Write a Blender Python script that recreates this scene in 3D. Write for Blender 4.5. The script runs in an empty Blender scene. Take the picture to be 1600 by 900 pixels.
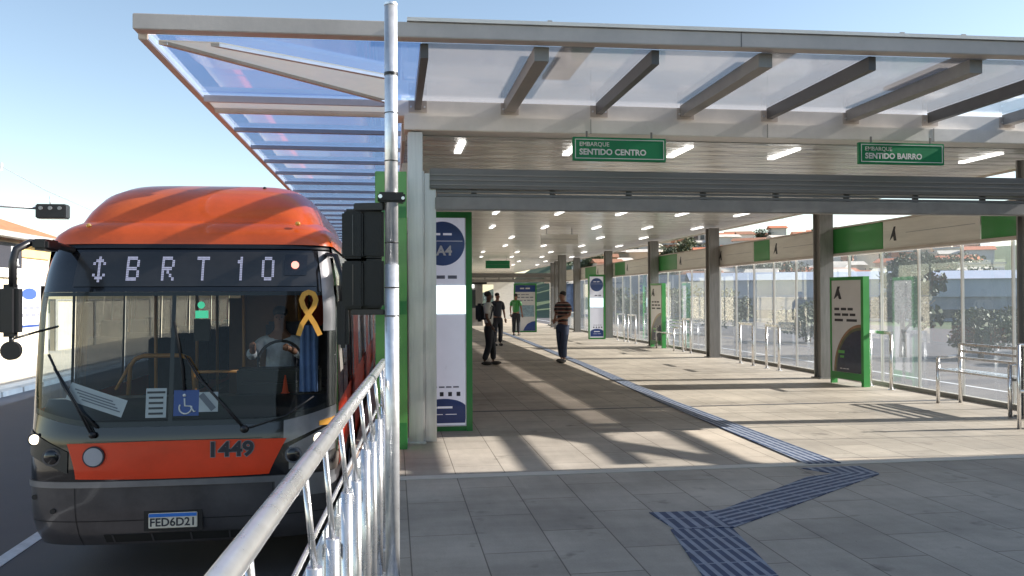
import bpy, bmesh, math, random
from mathutils import Vector, Matrix
random.seed(7)
R=math.radians
sc=bpy.context.scene
C=sc.collection
# ---------------------------------------------------------------- camera
cam_d=bpy.data.cameras.new('camera'); cam=bpy.data.objects.new('camera',cam_d); C.objects.link(cam)
yaw=math.atan(185/1300); pitch=math.atan(13.9/1300); roll=0.0049
f=Vector((math.sin(yaw)*math.cos(pitch),math.cos(yaw)*math.cos(pitch),math.sin(pitch)))
r0=Vector((math.cos(yaw),-math.sin(yaw),0)); u0=r0.cross(f)
r_=r0*math.cos(roll)-u0*math.sin(roll); u_=u0*math.cos(roll)+r0*math.sin(roll)
m=Matrix((r_,u_,-f)).transposed().to_4x4(); m.translation=Vector((0,0,1.6))
cam.matrix_world=m
cam_d.sensor_width=36; cam_d.lens=36*1300/1600; cam_d.clip_start=.05; cam_d.clip_end=3000
sc.camera=cam
# ---------------------------------------------------------------- light
SUN_EL=27.5; SUN_AZ=-3.5          # azimuth from +X, towards -Y
w=bpy.data.worlds.new("World"); sc.world=w; w.use_nodes=True
wn=w.node_tree; bg=wn.nodes['Background']; bg.inputs['Strength'].default_value=.099
sky=wn.nodes.new('ShaderNodeTexSky'); sky.sky_type='NISHITA'; sky.sun_disc=False
sky.sun_elevation=R(SUN_EL); sky.sun_rotation=R(90-SUN_AZ)
sky.air_density=1.0; sky.dust_density=.6; sky.ozone_density=1.6; sky.altitude=700
tint=wn.nodes.new('ShaderNodeMix'); tint.data_type='RGBA'; tint.blend_type='MULTIPLY'; tint.inputs[0].default_value=1; tint.inputs[7].default_value=(1.15,1.03,.90,1)   # a hazier, warmer air
wn.links.new(sky.outputs[0],tint.inputs[6]); wn.links.new(tint.outputs[2],bg.inputs['Color'])
sd=bpy.data.lights.new('sun','SUN'); sd.energy=5.0; sd.angle=R(.5); sd.color=(1,.945,.86)
sun=bpy.data.objects.new('sun',sd); C.objects.link(sun)
d=Vector((-math.cos(R(SUN_EL))*math.cos(R(SUN_AZ)),-math.cos(R(SUN_EL))*math.sin(R(SUN_AZ)),-math.sin(R(SUN_EL))))
sun.rotation_euler=d.to_track_quat('-Z','Y').to_euler()
sc.view_settings.view_transform='Standard'; sc.view_settings.look='None'; sc.view_settings.gamma=1
sc.view_settings.use_curve_mapping=False
sc.view_settings.exposure=1.33
sc.render.engine='CYCLES'
sc.cycles.max_bounces=10; sc.cycles.transparent_max_bounces=24; sc.cycles.glossy_bounces=5
sc.cycles.caustics_reflective=False; sc.cycles.caustics_refractive=False
# ---------------------------------------------------------------- materials
def mat(name,col,rough=.5,metal=0,noise=0,nscale=6,bump=0,bscale=40,coat=0,emit=None,es=1,spec=.5,stretch=(1,1,1)):
    mt=bpy.data.materials.new(name); mt.use_nodes=True; nt=mt.node_tree; b=nt.nodes['Principled BSDF']
    b.inputs['Base Color'].default_value=(*col,1); b.inputs['Roughness'].default_value=rough
    b.inputs['Metallic'].default_value=metal; b.inputs['Specular IOR Level'].default_value=spec
    b.inputs['Coat Weight'].default_value=coat; b.inputs['Coat Roughness'].default_value=.06
    if emit: b.inputs['Emission Color'].default_value=(*emit,1); b.inputs['Emission Strength'].default_value=es
    if noise or bump:
        tc=nt.nodes.new('ShaderNodeNewGeometry'); mp=nt.nodes.new('ShaderNodeMapping'); mp.inputs['Scale'].default_value=stretch
        nt.links.new(tc.outputs['Position'],mp.inputs[0])
    if noise:
        n=nt.nodes.new('ShaderNodeTexNoise'); n.inputs['Scale'].default_value=nscale; n.inputs['Detail'].default_value=6; n.inputs['Roughness'].default_value=.65
        nt.links.new(mp.outputs[0],n.inputs['Vector'])
        cr=nt.nodes.new('ShaderNodeValToRGB'); e=cr.color_ramp.elements
        e[0].position=.3; e[1].position=.7
        e[0].color=(*[c*(1-noise) for c in col],1); e[1].color=(*[min(1,c*(1+noise*.7)) for c in col],1)
        nt.links.new(n.outputs[0],cr.inputs[0]); nt.links.new(cr.outputs[0],b.inputs['Base Color'])
        mr=nt.nodes.new('ShaderNodeMapRange'); mr.inputs['To Min'].default_value=max(.02,rough*.75); mr.inputs['To Max'].default_value=min(1,rough*1.3+.03)
        nt.links.new(n.outputs[0],mr.inputs[0]); nt.links.new(mr.outputs[0],b.inputs['Roughness'])
    if bump:
        n2=nt.nodes.new('ShaderNodeTexNoise'); n2.inputs['Scale'].default_value=bscale; n2.inputs['Detail'].default_value=5
        nt.links.new(mp.outputs[0],n2.inputs['Vector'])
        bp=nt.nodes.new('ShaderNodeBump'); bp.inputs['Strength'].default_value=bump; bp.inputs['Distance'].default_value=.02
        nt.links.new(n2.outputs[0],bp.inputs['Height']); nt.links.new(bp.outputs[0],b.inputs['Normal'])
    return mt
def glassmat(name,tint=(.9,.95,.97),refl=.25,dirt=0,dirtcol=(.8,.8,.8),base=0.02,rough=.01):
    """flat pane: transparent + fresnel reflection + a thin film of dust that scatters light"""
    mt=bpy.data.materials.new(name); mt.use_nodes=True; nt=mt.node_tree; nt.nodes.remove(nt.nodes['Principled BSDF'])
    out=nt.nodes['Material Output']
    tr=nt.nodes.new('ShaderNodeBsdfTransparent'); tr.inputs[0].default_value=(*tint,1)
    gl=nt.nodes.new('ShaderNodeBsdfGlossy'); gl.inputs['Roughness'].default_value=rough; gl.inputs[0].default_value=(1,1,1,1)
    fr=nt.nodes.new('ShaderNodeLayerWeight'); fr.inputs[0].default_value=.5
    pwn=nt.nodes.new('ShaderNodeMath'); pwn.operation='POWER'; pwn.inputs[1].default_value=5-4*refl; nt.links.new(fr.outputs['Facing'],pwn.inputs[0])
    mr=nt.nodes.new('ShaderNodeMapRange'); mr.inputs['To Min'].default_value=base; mr.inputs['To Max'].default_value=.9
    nt.links.new(pwn.outputs[0],mr.inputs[0])
    mx=nt.nodes.new('ShaderNodeMixShader'); nt.links.new(mr.outputs[0],mx.inputs[0]); nt.links.new(tr.outputs[0],mx.inputs[1]); nt.links.new(gl.outputs[0],mx.inputs[2])
    last=mx
    if dirt:
        tl=nt.nodes.new('ShaderNodeBsdfTranslucent'); tl.inputs[0].default_value=(*dirtcol,1)
        df=nt.nodes.new('ShaderNodeBsdfDiffuse'); df.inputs[0].default_value=(*dirtcol,1)
        m2=nt.nodes.new('ShaderNodeMixShader'); m2.inputs[0].default_value=.35; nt.links.new(tl.outputs[0],m2.inputs[1]); nt.links.new(df.outputs[0],m2.inputs[2])
        g=nt.nodes.new('ShaderNodeNewGeometry'); n=nt.nodes.new('ShaderNodeTexNoise'); n.inputs['Scale'].default_value=1.4; n.inputs['Detail'].default_value=7
        nt.links.new(g.outputs['Position'],n.inputs['Vector'])
        m4=nt.nodes.new('ShaderNodeMapRange'); m4.inputs[1].default_value=.3; m4.inputs[2].default_value=.75; m4.inputs[3].default_value=dirt*.75; m4.inputs[4].default_value=min(1,dirt*1.3)
        nt.links.new(n.outputs[0],m4.inputs[0])
        m3=nt.nodes.new('ShaderNodeMixShader'); nt.links.new(m4.outputs[0],m3.inputs[0]); nt.links.new(mx.outputs[0],m3.inputs[1]); nt.links.new(m2.outputs[0],m3.inputs[2]); last=m3
    nt.links.new(last.outputs[0],out.inputs[0])
    return mt
M={}
M['steel']=mat('brushed_steel',(.70,.68,.66),.30,.75,.12,3,.06,60,stretch=(8,8,.5))
M['galv']=mat('galvanised_steel',(.86,.86,.87),.30,.75,.16,14,.05,60)
M['rail']=mat('satin_steel',(.84,.83,.83),.26,.9,.10,9,.03,80)
M['post']=mat('dark_steel_column',(.27,.262,.255),.48,.35,.2,4,.05,50,stretch=(6,6,.6))
M['beamgrey']=mat('grey_painted_beam',(.60,.53,.48),.5,.1,.12,3,.04,30)
M['beamlight']=mat('light_painted_beam',(.92,.88,.83),.42,.15,.10,2.5,.03,30)
M['beamwhite']=mat('white_painted_metal',(.78,.76,.72),.5,0,.08,3,.03,30)
M['bar']=mat('canopy_bar',(.13,.125,.125),.45,.2,.15,5)
M['rafter']=mat('rafter_paint',(.32,.30,.28),.45,.2,.15,5)
M['sidebar']=mat('side_canopy_bar',(.27,.29,.33),.4,.3,.15,5)
M['shutter']=mat('shutter_metal',(.25,.24,.23),.4,.15,.18,3,.05,20,stretch=(.4,3,3))
M['green']=mat('green_paint',(.04,.27,.06),.38,0,.10,3,.03,40,coat=.2)
M['greenlight']=mat('light_green_paint',(.13,.42,.10),.3,0,.12,2,.03,40,coat=.4)
M['signgreen']=mat('sign_green',(.010,.24,.09),.4,0,.08,6)
M['white']=mat('white_paint',(.78,.78,.76),.5,0,.05,5)
M['paper']=mat('paper_white',(.72,.74,.76),.6,0,.05,20)
M['face']=mat('totem_face',(.74,.74,.80),.28,0,.05,3,coat=.4,emit=(.80,.82,1),es=.085)
M['facewhite']=mat('poster_face',(.66,.65,.66),.3,0,.06,3,coat=.4)
M['navy']=mat('navy_print',(.012,.045,.22),.35,0,.08,8,coat=.3)
M['navy2']=mat('faded_navy_print',(.05,.10,.30),.35,0,.08,8,coat=.3)
M['ink']=mat('dark_ink',(.03,.03,.04),.5,0,.05,8)
M['greyink']=mat('grey_ink',(.20,.21,.26),.5,0,.05,8)
M['screen']=mat('lit_screen',(.1,.12,.13),.3,emit=(.72,.95,1.0),es=.75)
M['beige']=mat('beige_panel',(.80,.78,.73),.5,.1,.10,4,.03,20,stretch=(1,.3,3))
M['black']=mat('black_plastic',(.014,.014,.016),.35,0,.15,8,.03,60)
M['rubber']=mat('rubber',(.02,.02,.02),.8,0,.15,12)
M['blackgloss']=mat('black_gloss',(.010,.010,.012),.12,0,.1,5,coat=.6)
M['buspaint']=mat('bus_orange',(.86,.125,.018),.30,0,.22,1.6,.03,9,coat=.45)
M['busred']=mat('bus_red',(.80,.055,.012),.32,0,.12,3,.02,12,coat=.2,spec=.3)
M['busdark']=mat('bus_graphite',(.10,.095,.10),.34,.3,.32,2.2,.03,15,coat=.5)
M['busgrey']=mat('bus_grey_trim',(.26,.26,.27),.3,.5,.15,4,coat=.4)
M['busbeige']=mat('bus_pillar_white',(.62,.58,.52),.4,0,.12,5,coat=.3)
M['amber']=mat('amber_pole',(.50,.22,.045),.35,0,.1,10)
M['brown']=mat('brown_panel',(.17,.075,.035),.5,0,.2,4)
M['seat']=mat('seat_fabric',(.05,.055,.075),.8,0,.3,14,.1,60)
M['interior']=mat('bus_interior',(.10,.10,.10),.6,0,.15,5)
M['floorbus']=mat('bus_floor',(.06,.06,.065),.6,0,.2,5)
M['led']=mat('display_led',(.1,.1,.12),.4,emit=(.66,.70,1.0),es=.25)
M['redlight']=mat('red_lamp',(.8,.15,.12),.2,emit=(1,.35,.28),es=.8)
M['greenlamp']=mat('green_lamp',(.05,.5,.25),.3,emit=(.1,.8,.45),es=.35)
M['bulb']=mat('headlamp_bulb',(.9,.85,.75),.1,emit=(1,.85,.62),es=1.6)
M['chrome']=mat('chrome',(.75,.76,.78),.12,1,.05,8)
M['yellow']=mat('ribbon_yellow',(.85,.42,.06),.5,0,.1,10)
M['blue']=mat('sign_blue',(.02,.09,.42),.4,0,.05,10)
M['curtain']=mat('blue_cloth',(.17,.25,.46),.8,0,.25,9,.15,30)
M['orange']=mat('cone_orange',(.75,.09,.03),.4,0,.05,10)
M['plateblue']=mat('plate_blue',(.03,.20,.70),.4,0,.05,10)
M['platewhite']=mat('plate_white',(.80,.74,.62),.4,0,.05,10)
M['emblem']=mat('emblem_silver',(.42,.44,.50),.3,.3,.08,10)
M['amberglass']=mat('amber_indicator',(.85,.40,.06),.25,0,.1,9,coat=.5)
M['glass']=glassmat('canopy_glass',(.62,.75,.94),.0,.075,(.72,.76,.84),base=.03)
M['glassdirty']=glassmat('dusty_canopy_sheet',(.75,.74,.745),.15,.22,(.66,.63,.62),base=.03,rough=.12)
M['opal']=glassmat('opal_sheet',(.9,.85,.8),.3,.95,(.97,.86,.70),base=.02,rough=.2)
M['glassclear']=glassmat('clean_canopy_glass',(.95,.96,.98),.2,.03,(.8,.8,.8),base=.01)
M['glasswall']=glassmat('wall_glass',(.96,.975,.985),.25,.03,(.75,.85,.95),base=.06)
M['windshield']=glassmat('windshield_glass',(.74,.78,.78),.12,.0,(.6,.65,.7),base=.022)
M['sideglass']=glassmat('side_window_glass',(.11,.115,.12),.3,0,base=.05)
M['balglass']=glassmat('balustrade_glass',(.85,.90,.92),.3,.05,(.7,.75,.8),base=.05)
M['skin1']=mat('dark_skin',(.11,.055,.035),.5,0,.1,20)
M['skin2']=mat('tan_skin',(.30,.15,.10),.5,0,.1,20)
M['hair']=mat('black_hair',(.012,.010,.010),.6,0,.2,40)
M['tee']=mat('white_tee',(.62,.62,.60),.8,0,.1,8,.1,25)
M['trouser']=mat('black_trousers',(.018,.02,.028),.8,0,.25,8,.1,25)
M['jean']=mat('blue_denim',(.045,.065,.12),.8,0,.25,12,.1,40)
M['bag']=mat('backpack_cloth',(.02,.025,.04),.7,0,.2,12,.1,30)
M['shoe']=mat('shoe',(.05,.045,.04),.6,0,.2,20)
M['asphalt']=mat('asphalt',(.095,.085,.085),.82,0,.22,1.2,.25,90)
M['marking']=mat('road_marking',(.62,.62,.62),.6,0,.25,7)
M['pale']=mat('pale_pavement',(.58,.53,.45),.8,0,.12,.8,.1,30)
M['kerb']=mat('kerb_concrete',(.36,.34,.30),.8,0,.18,3,.2,30)
M['concwall']=mat('concrete_wall',(.33,.32,.31),.8,0,.2,.6,.2,20)
M['trunk']=mat('bark',(.10,.07,.045),.9,0,.3,8,.3,20)
M['shed']=mat('shed_cladding',(.20,.225,.28),.5,.1,.08,.5,.05,4,stretch=(1,1,.2))
M['shedlight']=mat('shed_upper_cladding',(.33,.37,.46),.5,.1,.06,.5)
M['grass']=mat('verge_grass',(.07,.10,.035),.9,0,.4,.8,.3,8)
M['tile']=mat('orange_roof_tiles',(.48,.16,.075),.75,0,.3,3,.3,12)
M['plaster']=mat('cream_plaster',(.70,.62,.48),.8,0,.1,.7,.05,15)
M['window']=mat('dark_window',(.03,.035,.045),.15,0,.1,3,coat=.3)
M['cladding']=mat('yellow_fascia',(.72,.50,.20),.6,0,.1,2)
def leafmat(name,c):
    mt=mat(name,c,.6,0,.45,1.6); return mt
M['leafdark']=leafmat('leaf_dark',(.055,.075,.035)); M['leafmid']=leafmat('leaf_mid',(.09,.11,.05)); M['leafpale']=leafmat('leaf_pale',(.12,.13,.06))
# stripes shirt
def stripe_mat():
    mt=mat('striped_knit',(.1,.1,.1),.8); nt=mt.node_tree; b=nt.nodes['Principled BSDF']
    g=nt.nodes.new('ShaderNodeNewGeometry'); s=nt.nodes.new('ShaderNodeSeparateXYZ'); nt.links.new(g.outputs['Position'],s.inputs[0])
    a=nt.nodes.new('ShaderNodeMath'); a.operation='MULTIPLY'; a.inputs[1].default_value=11.; nt.links.new(s.outputs[2],a.inputs[0])
    fr=nt.nodes.new('ShaderNodeMath'); fr.operation='FRACT'; nt.links.new(a.outputs[0],fr.inputs[0])
    cr=nt.nodes.new('ShaderNodeValToRGB'); cr.color_ramp.interpolation='CONSTANT'; e=cr.color_ramp.elements
    e[0].color=(.035,.03,.03,1); e[1].position=.62; e[1].color=(.42,.33,.27,1); x=e.new(.82); x.color=(.22,.04,.03,1)
    nt.links.new(fr.outputs[0],cr.inputs[0]); nt.links.new(cr.outputs[0],b.inputs['Base Color']); return mt
M['stripe']=stripe_mat()
# concrete slab floor: pavers with thin seams, stains
def floor_mat():
    mt=mat('platform_concrete',(.5,.46,.4),.7,spec=.3); nt=mt.node_tree; b=nt.nodes['Principled BSDF']; L=nt.links.new
    g=nt.nodes.new('ShaderNodeNewGeometry')
    mp=nt.nodes.new('ShaderNodeMapping'); mp.inputs['Location'].default_value=(.22,.35,0); L(g.outputs['Position'],mp.inputs[0])
    br=nt.nodes.new('ShaderNodeTexBrick'); br.offset=.5; br.inputs['Scale'].default_value=1; br.inputs['Brick Width'].default_value=.90; br.inputs['Row Height'].default_value=.45
    br.inputs['Mortar Size'].default_value=.005; br.inputs['Mortar Smooth'].default_value=.4; br.inputs['Bias'].default_value=0
    br.inputs['Color1'].default_value=(.475,.415,.345,1); br.inputs['Color2'].default_value=(.56,.49,.405,1); br.inputs['Mortar'].default_value=(.20,.17,.14,1)
    mp.inputs['Rotation'].default_value=(0,0,R(90)); L(mp.outputs[0],br.inputs[0])
    def noise(sc_,det,st=(1,1,1)):
        q=nt.nodes.new('ShaderNodeMapping'); q.inputs['Scale'].default_value=st; L(g.outputs['Position'],q.inputs[0])
        n=nt.nodes.new('ShaderNodeTexNoise'); n.inputs['Scale'].default_value=sc_; n.inputs['Detail'].default_value=det; n.inputs['Roughness'].default_value=.65; L(q.outputs[0],n.inputs['Vector']); return n
    def mul(a,n,lo,hi,p0=.3,p1=.7):
        cr=nt.nodes.new('ShaderNodeValToRGB'); e=cr.color_ramp.elements; e[0].position=p0; e[1].position=p1; e[0].color=(lo,lo,lo,1); e[1].color=(hi,hi,hi,1); L(n.outputs[0],cr.inputs[0])
        mx=nt.nodes.new('ShaderNodeMix'); mx.data_type='RGBA'; mx.blend_type='MULTIPLY'; mx.inputs[0].default_value=1; L(a,mx.inputs[6]); L(cr.outputs[0],mx.inputs[7]); return mx.outputs[2]
    a=mul(br.outputs[0],noise(1.1,8),.80,1.06); a=mul(a,noise(.35,4),.86,1.05); a=mul(a,noise(7,8,(1,.25,1)),.88,1.04); a=mul(a,noise(90,3),.9,1.05)
    a=mul(a,noise(2.6,3),.55,1.0,.26,.38); a=mul(a,noise(14,2),.45,1.0,.20,.26); a=mul(a,noise(.9,9,(.3,1,1)),.78,1.08,.38,.62)
    L(a,b.inputs['Base Color'])
    n=noise(2,5); mr=nt.nodes.new('ShaderNodeMapRange'); mr.inputs[3].default_value=.45; mr.inputs[4].default_value=.8; L(n.outputs[0],mr.inputs[0]); L(mr.outputs[0],b.inputs['Roughness'])
    bp=nt.nodes.new('ShaderNodeBump'); bp.inputs['Strength'].default_value=.25; bp.inputs['Distance'].default_value=.004
    mm=nt.nodes.new('ShaderNodeMath'); mm.operation='SUBTRACT'; n3=noise(60,5); L(n3.outputs[0],mm.inputs[0]); L(br.outputs['Fac'],mm.inputs[1]); L(mm.outputs[0],bp.inputs['Height']); L(bp.outputs[0],b.inputs['Normal'])
    return mt
M['floor']=floor_mat()
# ceiling: polished slats running across the station
def ceiling_mat():
    mt=mat('polished_slats',(.55,.53,.48),.20,.28); nt=mt.node_tree; b=nt.nodes['Principled BSDF']; L=nt.links.new
    g=nt.nodes.new('ShaderNodeNewGeometry'); s=nt.nodes.new('ShaderNodeSeparateXYZ'); L(g.outputs['Position'],s.inputs[0])
    a=nt.nodes.new('ShaderNodeMath'); a.operation='MULTIPLY'; a.inputs[1].default_value=3.3; L(s.outputs[1],a.inputs[0])
    fr=nt.nodes.new('ShaderNodeMath'); fr.operation='FRACT'; L(a.outputs[0],fr.inputs[0])
    fl=nt.nodes.new('ShaderNodeMath'); fl.operation='FLOOR'; L(a.outputs[0],fl.inputs[0])
    wn_=nt.nodes.new('ShaderNodeTexWhiteNoise'); wn_.noise_dimensions='1D'; L(fl.outputs[0],wn_.inputs['W'])
    c=nt.nodes.new('ShaderNodeValToRGB'); e=c.color_ramp.elements; e[0].color=(.80,.785,.75,1); e[1].color=(.97,.96,.93,1); L(wn_.outputs[0],c.inputs[0])
    gap=nt.nodes.new('ShaderNodeMath'); gap.operation='GREATER_THAN'; gap.inputs[1].default_value=.06; L(fr.outputs[0],gap.inputs[0])
    mx=nt.nodes.new('ShaderNodeMix'); mx.data_type='RGBA'; L(gap.outputs[0],mx.inputs[0]); mx.inputs[6].default_value=(.08,.08,.07,1); L(c.outputs[0],mx.inputs[7]); L(mx.outputs[2],b.inputs['Base Color'])
    n=nt.nodes.new('ShaderNodeTexNoise'); n.inputs['Scale'].default_value=1.3; n.inputs['Detail'].default_value=4
    ad=nt.nodes.new('ShaderNodeVectorMath'); ad.operation='MULTIPLY'; ad.inputs[1].default_value=(1,3.2,1); L(g.outputs['Position'],ad.inputs[0]); L(ad.outputs[0],n.inputs['Vector'])
    ad2=nt.nodes.new('ShaderNodeMath'); ad2.operation='ADD'; L(n.outputs[0],ad2.inputs[0])
    m5=nt.nodes.new('ShaderNodeMath'); m5.operation='MULTIPLY'; m5.inputs[1].default_value=.35; L(wn_.outputs[0],m5.inputs[0]); L(m5.outputs[0],ad2.inputs[1])
    bp=nt.nodes.new('ShaderNodeBump'); bp.inputs['Strength'].default_value=.9; bp.inputs['Distance'].default_value=.07; L(ad2.outputs[0],bp.inputs['Height']); L(bp.outputs[0],b.inputs['Normal'])
    return mt
M['ceiling']=ceiling_mat()
def tactile_mat(name,ang,per):
    mt=mat(name,(.1,.14,.22),.6); nt=mt.node_tree; b=nt.nodes['Principled BSDF']; L=nt.links.new
    g=nt.nodes.new('ShaderNodeNewGeometry'); mp=nt.nodes.new('ShaderNodeMapping'); mp.inputs['Rotation'].default_value=(0,0,R(ang)); L(g.outputs['Position'],mp.inputs[0])
    s=nt.nodes.new('ShaderNodeSeparateXYZ'); L(mp.outputs[0],s.inputs[0])
    def saw(o,k,th):
        a=nt.nodes.new('ShaderNodeMath'); a.operation='MULTIPLY'; a.inputs[1].default_value=k; L(o,a.inputs[0])
        fr=nt.nodes.new('ShaderNodeMath'); fr.operation='FRACT'; L(a.outputs[0],fr.inputs[0])
        t=nt.nodes.new('ShaderNodeMath'); t.operation='GREATER_THAN'; t.inputs[1].default_value=th; L(fr.outputs[0],t.inputs[0]); return t.outputs[0]
    r1=saw(s.outputs[0],1/per,.45); r2=saw(s.outputs[1],4.,.06)
    mm=nt.nodes.new('ShaderNodeMath'); mm.operation='MULTIPLY'; L(r1,mm.inputs[0]); L(r2,mm.inputs[1])
    mx=nt.nodes.new('ShaderNodeMix'); mx.data_type='RGBA'; L(mm.outputs[0],mx.inputs[0]); mx.inputs[6].default_value=(.27,.30,.36,1); mx.inputs[7].default_value=(.03,.055,.125,1)
    n=nt.nodes.new('ShaderNodeTexNoise'); n.inputs['Scale'].default_value=9; n.inputs['Detail'].default_value=6; L(g.outputs['Position'],n.inputs['Vector'])
    cr=nt.nodes.new('ShaderNodeValToRGB'); cr.color_ramp.elements[0].color=(.6,.6,.6,1); cr.color_ramp.elements[1].color=(1.3,1.3,1.3,1); L(n.outputs[0],cr.inputs[0])
    m2=nt.nodes.new('ShaderNodeMix'); m2.data_type='RGBA'; m2.blend_type='MULTIPLY'; m2.inputs[0].default_value=1; L(mx.outputs[2],m2.inputs[6]); L(cr.outputs[0],m2.inputs[7]); L(m2.outputs[2],b.inputs['Base Color'])
    bp=nt.nodes.new('ShaderNodeBump'); bp.inputs['Distance'].default_value=.005; L(mm.outputs[0],bp.inputs['Height']); L(bp.outputs[0],b.inputs['Normal'])
    return mt
# ---------------------------------------------------------------- builders
class MB:
    def __init__(s): s.v=[]; s.f=[]; s.sm=[]
    def add(s,vs,fs,smooth=False):
        o=len(s.v); s.v+= [tuple(x) for x in vs]; s.f+=[tuple(i+o for i in q) for q in fs]; s.sm+=[smooth]*len(fs); return s
    def box(s,x0,x1,y0,y1,z0,z1):
        return s.add([(x0,y0,z0),(x1,y0,z0),(x1,y1,z0),(x0,y1,z0),(x0,y0,z1),(x1,y0,z1),(x1,y1,z1),(x0,y1,z1)],
          [(0,3,2,1),(4,5,6,7),(0,1,5,4),(1,2,6,5),(2,3,7,6),(3,0,4,7)])
    def beam(s,a,b,wd,h):
        """box bar from a to b, wd wide, h high, centred"""
        a=Vector(a); b=Vector(b); t=(b-a).normalized(); up=Vector((0,0,1)) if abs(t.z)<.95 else Vector((0,1,0))
        n=t.cross(up).normalized(); k=n.cross(t)
        vs=[p+n*(i*wd/2)+k*(j*h/2) for p in (a,b) for i,j in ((-1,-1),(1,-1),(1,1),(-1,1))]
        return s.add(vs,[(0,1,2,3),(7,6,5,4),(0,4,5,1),(1,5,6,2),(2,6,7,3),(3,7,4,0)])
    def tube(s,pts,r,n=12,cap=True,rs=None):
        pts=[Vector(p) for p in pts]; vs=[]; k=len(pts)
        t0=(pts[1]-pts[0]).normalized(); up=Vector((0,0,1)) if abs(t0.z)<.9 else Vector((1,0,0)); nn=t0.cross(up).normalized()
        for i,p in enumerate(pts):
            t=(pts[min(i+1,k-1)]-pts[max(i-1,0)]).normalized(); nn=(nn-t*nn.dot(t)).normalized(); bb=t.cross(nn); rr=rs[i] if rs else r
            for j in range(n): a=2*math.pi*j/n; vs.append(p+nn*math.cos(a)*rr+bb*math.sin(a)*rr)
        fs=[(i*n+j,i*n+(j+1)%n,(i+1)*n+(j+1)%n,(i+1)*n+j) for i in range(k-1) for j in range(n)]
        s.add(vs,fs,True)
        if cap: o=len(s.v)-len(vs); s.f+= [tuple(o+j for j in reversed(range(n))),tuple(o+(k-1)*n+j for j in range(n))]; s.sm+=[False,False]
        return s
    def prism(s,poly,axis,a,b):
        """polygon extruded; axis 'z': poly is (x,y); 'y': (x,z); 'x': (y,z)"""
        def P(p,q): return {'z':(p[0],p[1],q),'y':(p[0],q,p[1]),'x':(q,p[0],p[1])}[axis]
        n=len(poly); vs=[P(p,a) for p in poly]+[P(p,b) for p in poly]
        return s.add(vs,[tuple(range(n)),tuple(range(2*n-1,n-1,-1))]+[(i,i+n,(i+1)%n+n,(i+1)%n) for i in range(n)])
    def disc(s,c,r,axis,th,n=28,rz=None):
        rz=rz or r; poly=[(math.cos(2*math.pi*i/n)*r,math.sin(2*math.pi*i/n)*rz) for i in range(n)]
        if axis=='y': return s.prism([(c[0]+p[0],c[2]+p[1]) for p in poly],'y',c[1]-th/2,c[1]+th/2)
        if axis=='x': return s.prism([(c[1]+p[0],c[2]+p[1]) for p in poly],'x',c[0]-th/2,c[0]+th/2)
        return s.prism([(c[0]+p[0],c[1]+p[1]) for p in poly],'z',c[2]-th/2,c[2]+th/2)
    def grid(s,rows,smooth=True,closed=False):
        n=len(rows[0]); vs=[p for r in rows for p in r]
        fs=[(i*n+j,i*n+j+1,(i+1)*n+j+1,(i+1)*n+j) for i in range(len(rows)-1) for j in range(n-1)]
        return s.add(vs,fs,smooth)
    def sphere(s,c,r,n=14,sc_=(1,1,1)):
        rows=[[ (c[0]+r*sc_[0]*math.sin(a)*math.cos(b),c[1]+r*sc_[1]*math.sin(a)*math.sin(b),c[2]+r*sc_[2]*math.cos(a)) for b in [2*math.pi*j/n for j in range(n+1)]] for a in [max(.001,math.pi*i/(n//2)-.0005) for i in range(n//2+1)]]
        return s.grid(rows)
    def build(s,name,mt,parent=None,loc=None,rz=0,bevel=0,recalc=True):
        me=bpy.data.meshes.new(name); me.from_pydata(s.v,[],s.f)
        for p,q in zip(me.polygons,s.sm): p.use_smooth=q
        if recalc:
            b=bmesh.new(); b.from_mesh(me); bmesh.ops.recalc_face_normals(b,faces=b.faces)
            if bevel: bmesh.ops.bevel(b,geom=list(b.edges),offset=bevel,segments=2,affect='EDGES',clamp_overlap=True)
            b.to_mesh(me); b.free()
        me.materials.append(mt); o=bpy.data.objects.new(name,me); C.objects.link(o)
        if parent: o.parent=parent
        if loc: o.location=loc
        if rz: o.rotation_euler=(0,0,rz)
        return o
def tag(o,label,cat,group=None,kind=None):
    if label: o['label']=label
    if cat: o['category']=cat
    if group: o['group']=group
    if kind: o['kind']=kind
    return o
def empty(name,loc,label,cat,group=None,rz=0):
    o=bpy.data.objects.new(name,None); C.objects.link(o); o.location=loc; o.rotation_euler=(0,0,rz); o.empty_display_size=.1
    return tag(o,label,cat,group)
def struct(o): o['kind']='structure'; return o
def copy_tree(o,parent=None):
    c=o.copy(); C.objects.link(c); c.parent=parent
    for ch in list(o.children): copy_tree(ch,c)
    return c
def text(name,s,size,mt,parent,loc,rot,bold=0,ext=.001,sx=1,align='CENTER'):
    cu=bpy.data.curves.new(name,'FONT'); cu.body=s; cu.size=size; cu.offset=bold; cu.extrude=ext; cu.align_x=align; cu.align_y='CENTER'; cu.resolution_u=3
    ob=bpy.data.objects.new(name+'_tmp',cu); C.objects.link(ob); bpy.context.view_layer.update()
    me=bpy.data.meshes.new_from_object(ob.evaluated_get(bpy.context.evaluated_depsgraph_get())); bpy.data.objects.remove(ob); bpy.data.curves.remove(cu)
    me.name=name; me.materials.clear(); me.materials.append(mt); o=bpy.data.objects.new(name,me); C.objects.link(o); o.parent=parent; o.location=loc; o.rotation_euler=rot; o.scale=(sx,1,1)
    return o
FY=(R(90),0,0)      # lettering that faces -Y
FX=(R(90),0,R(-90)) # lettering that faces -X
FPX=(R(90),0,R(90)) # lettering that faces +X
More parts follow.
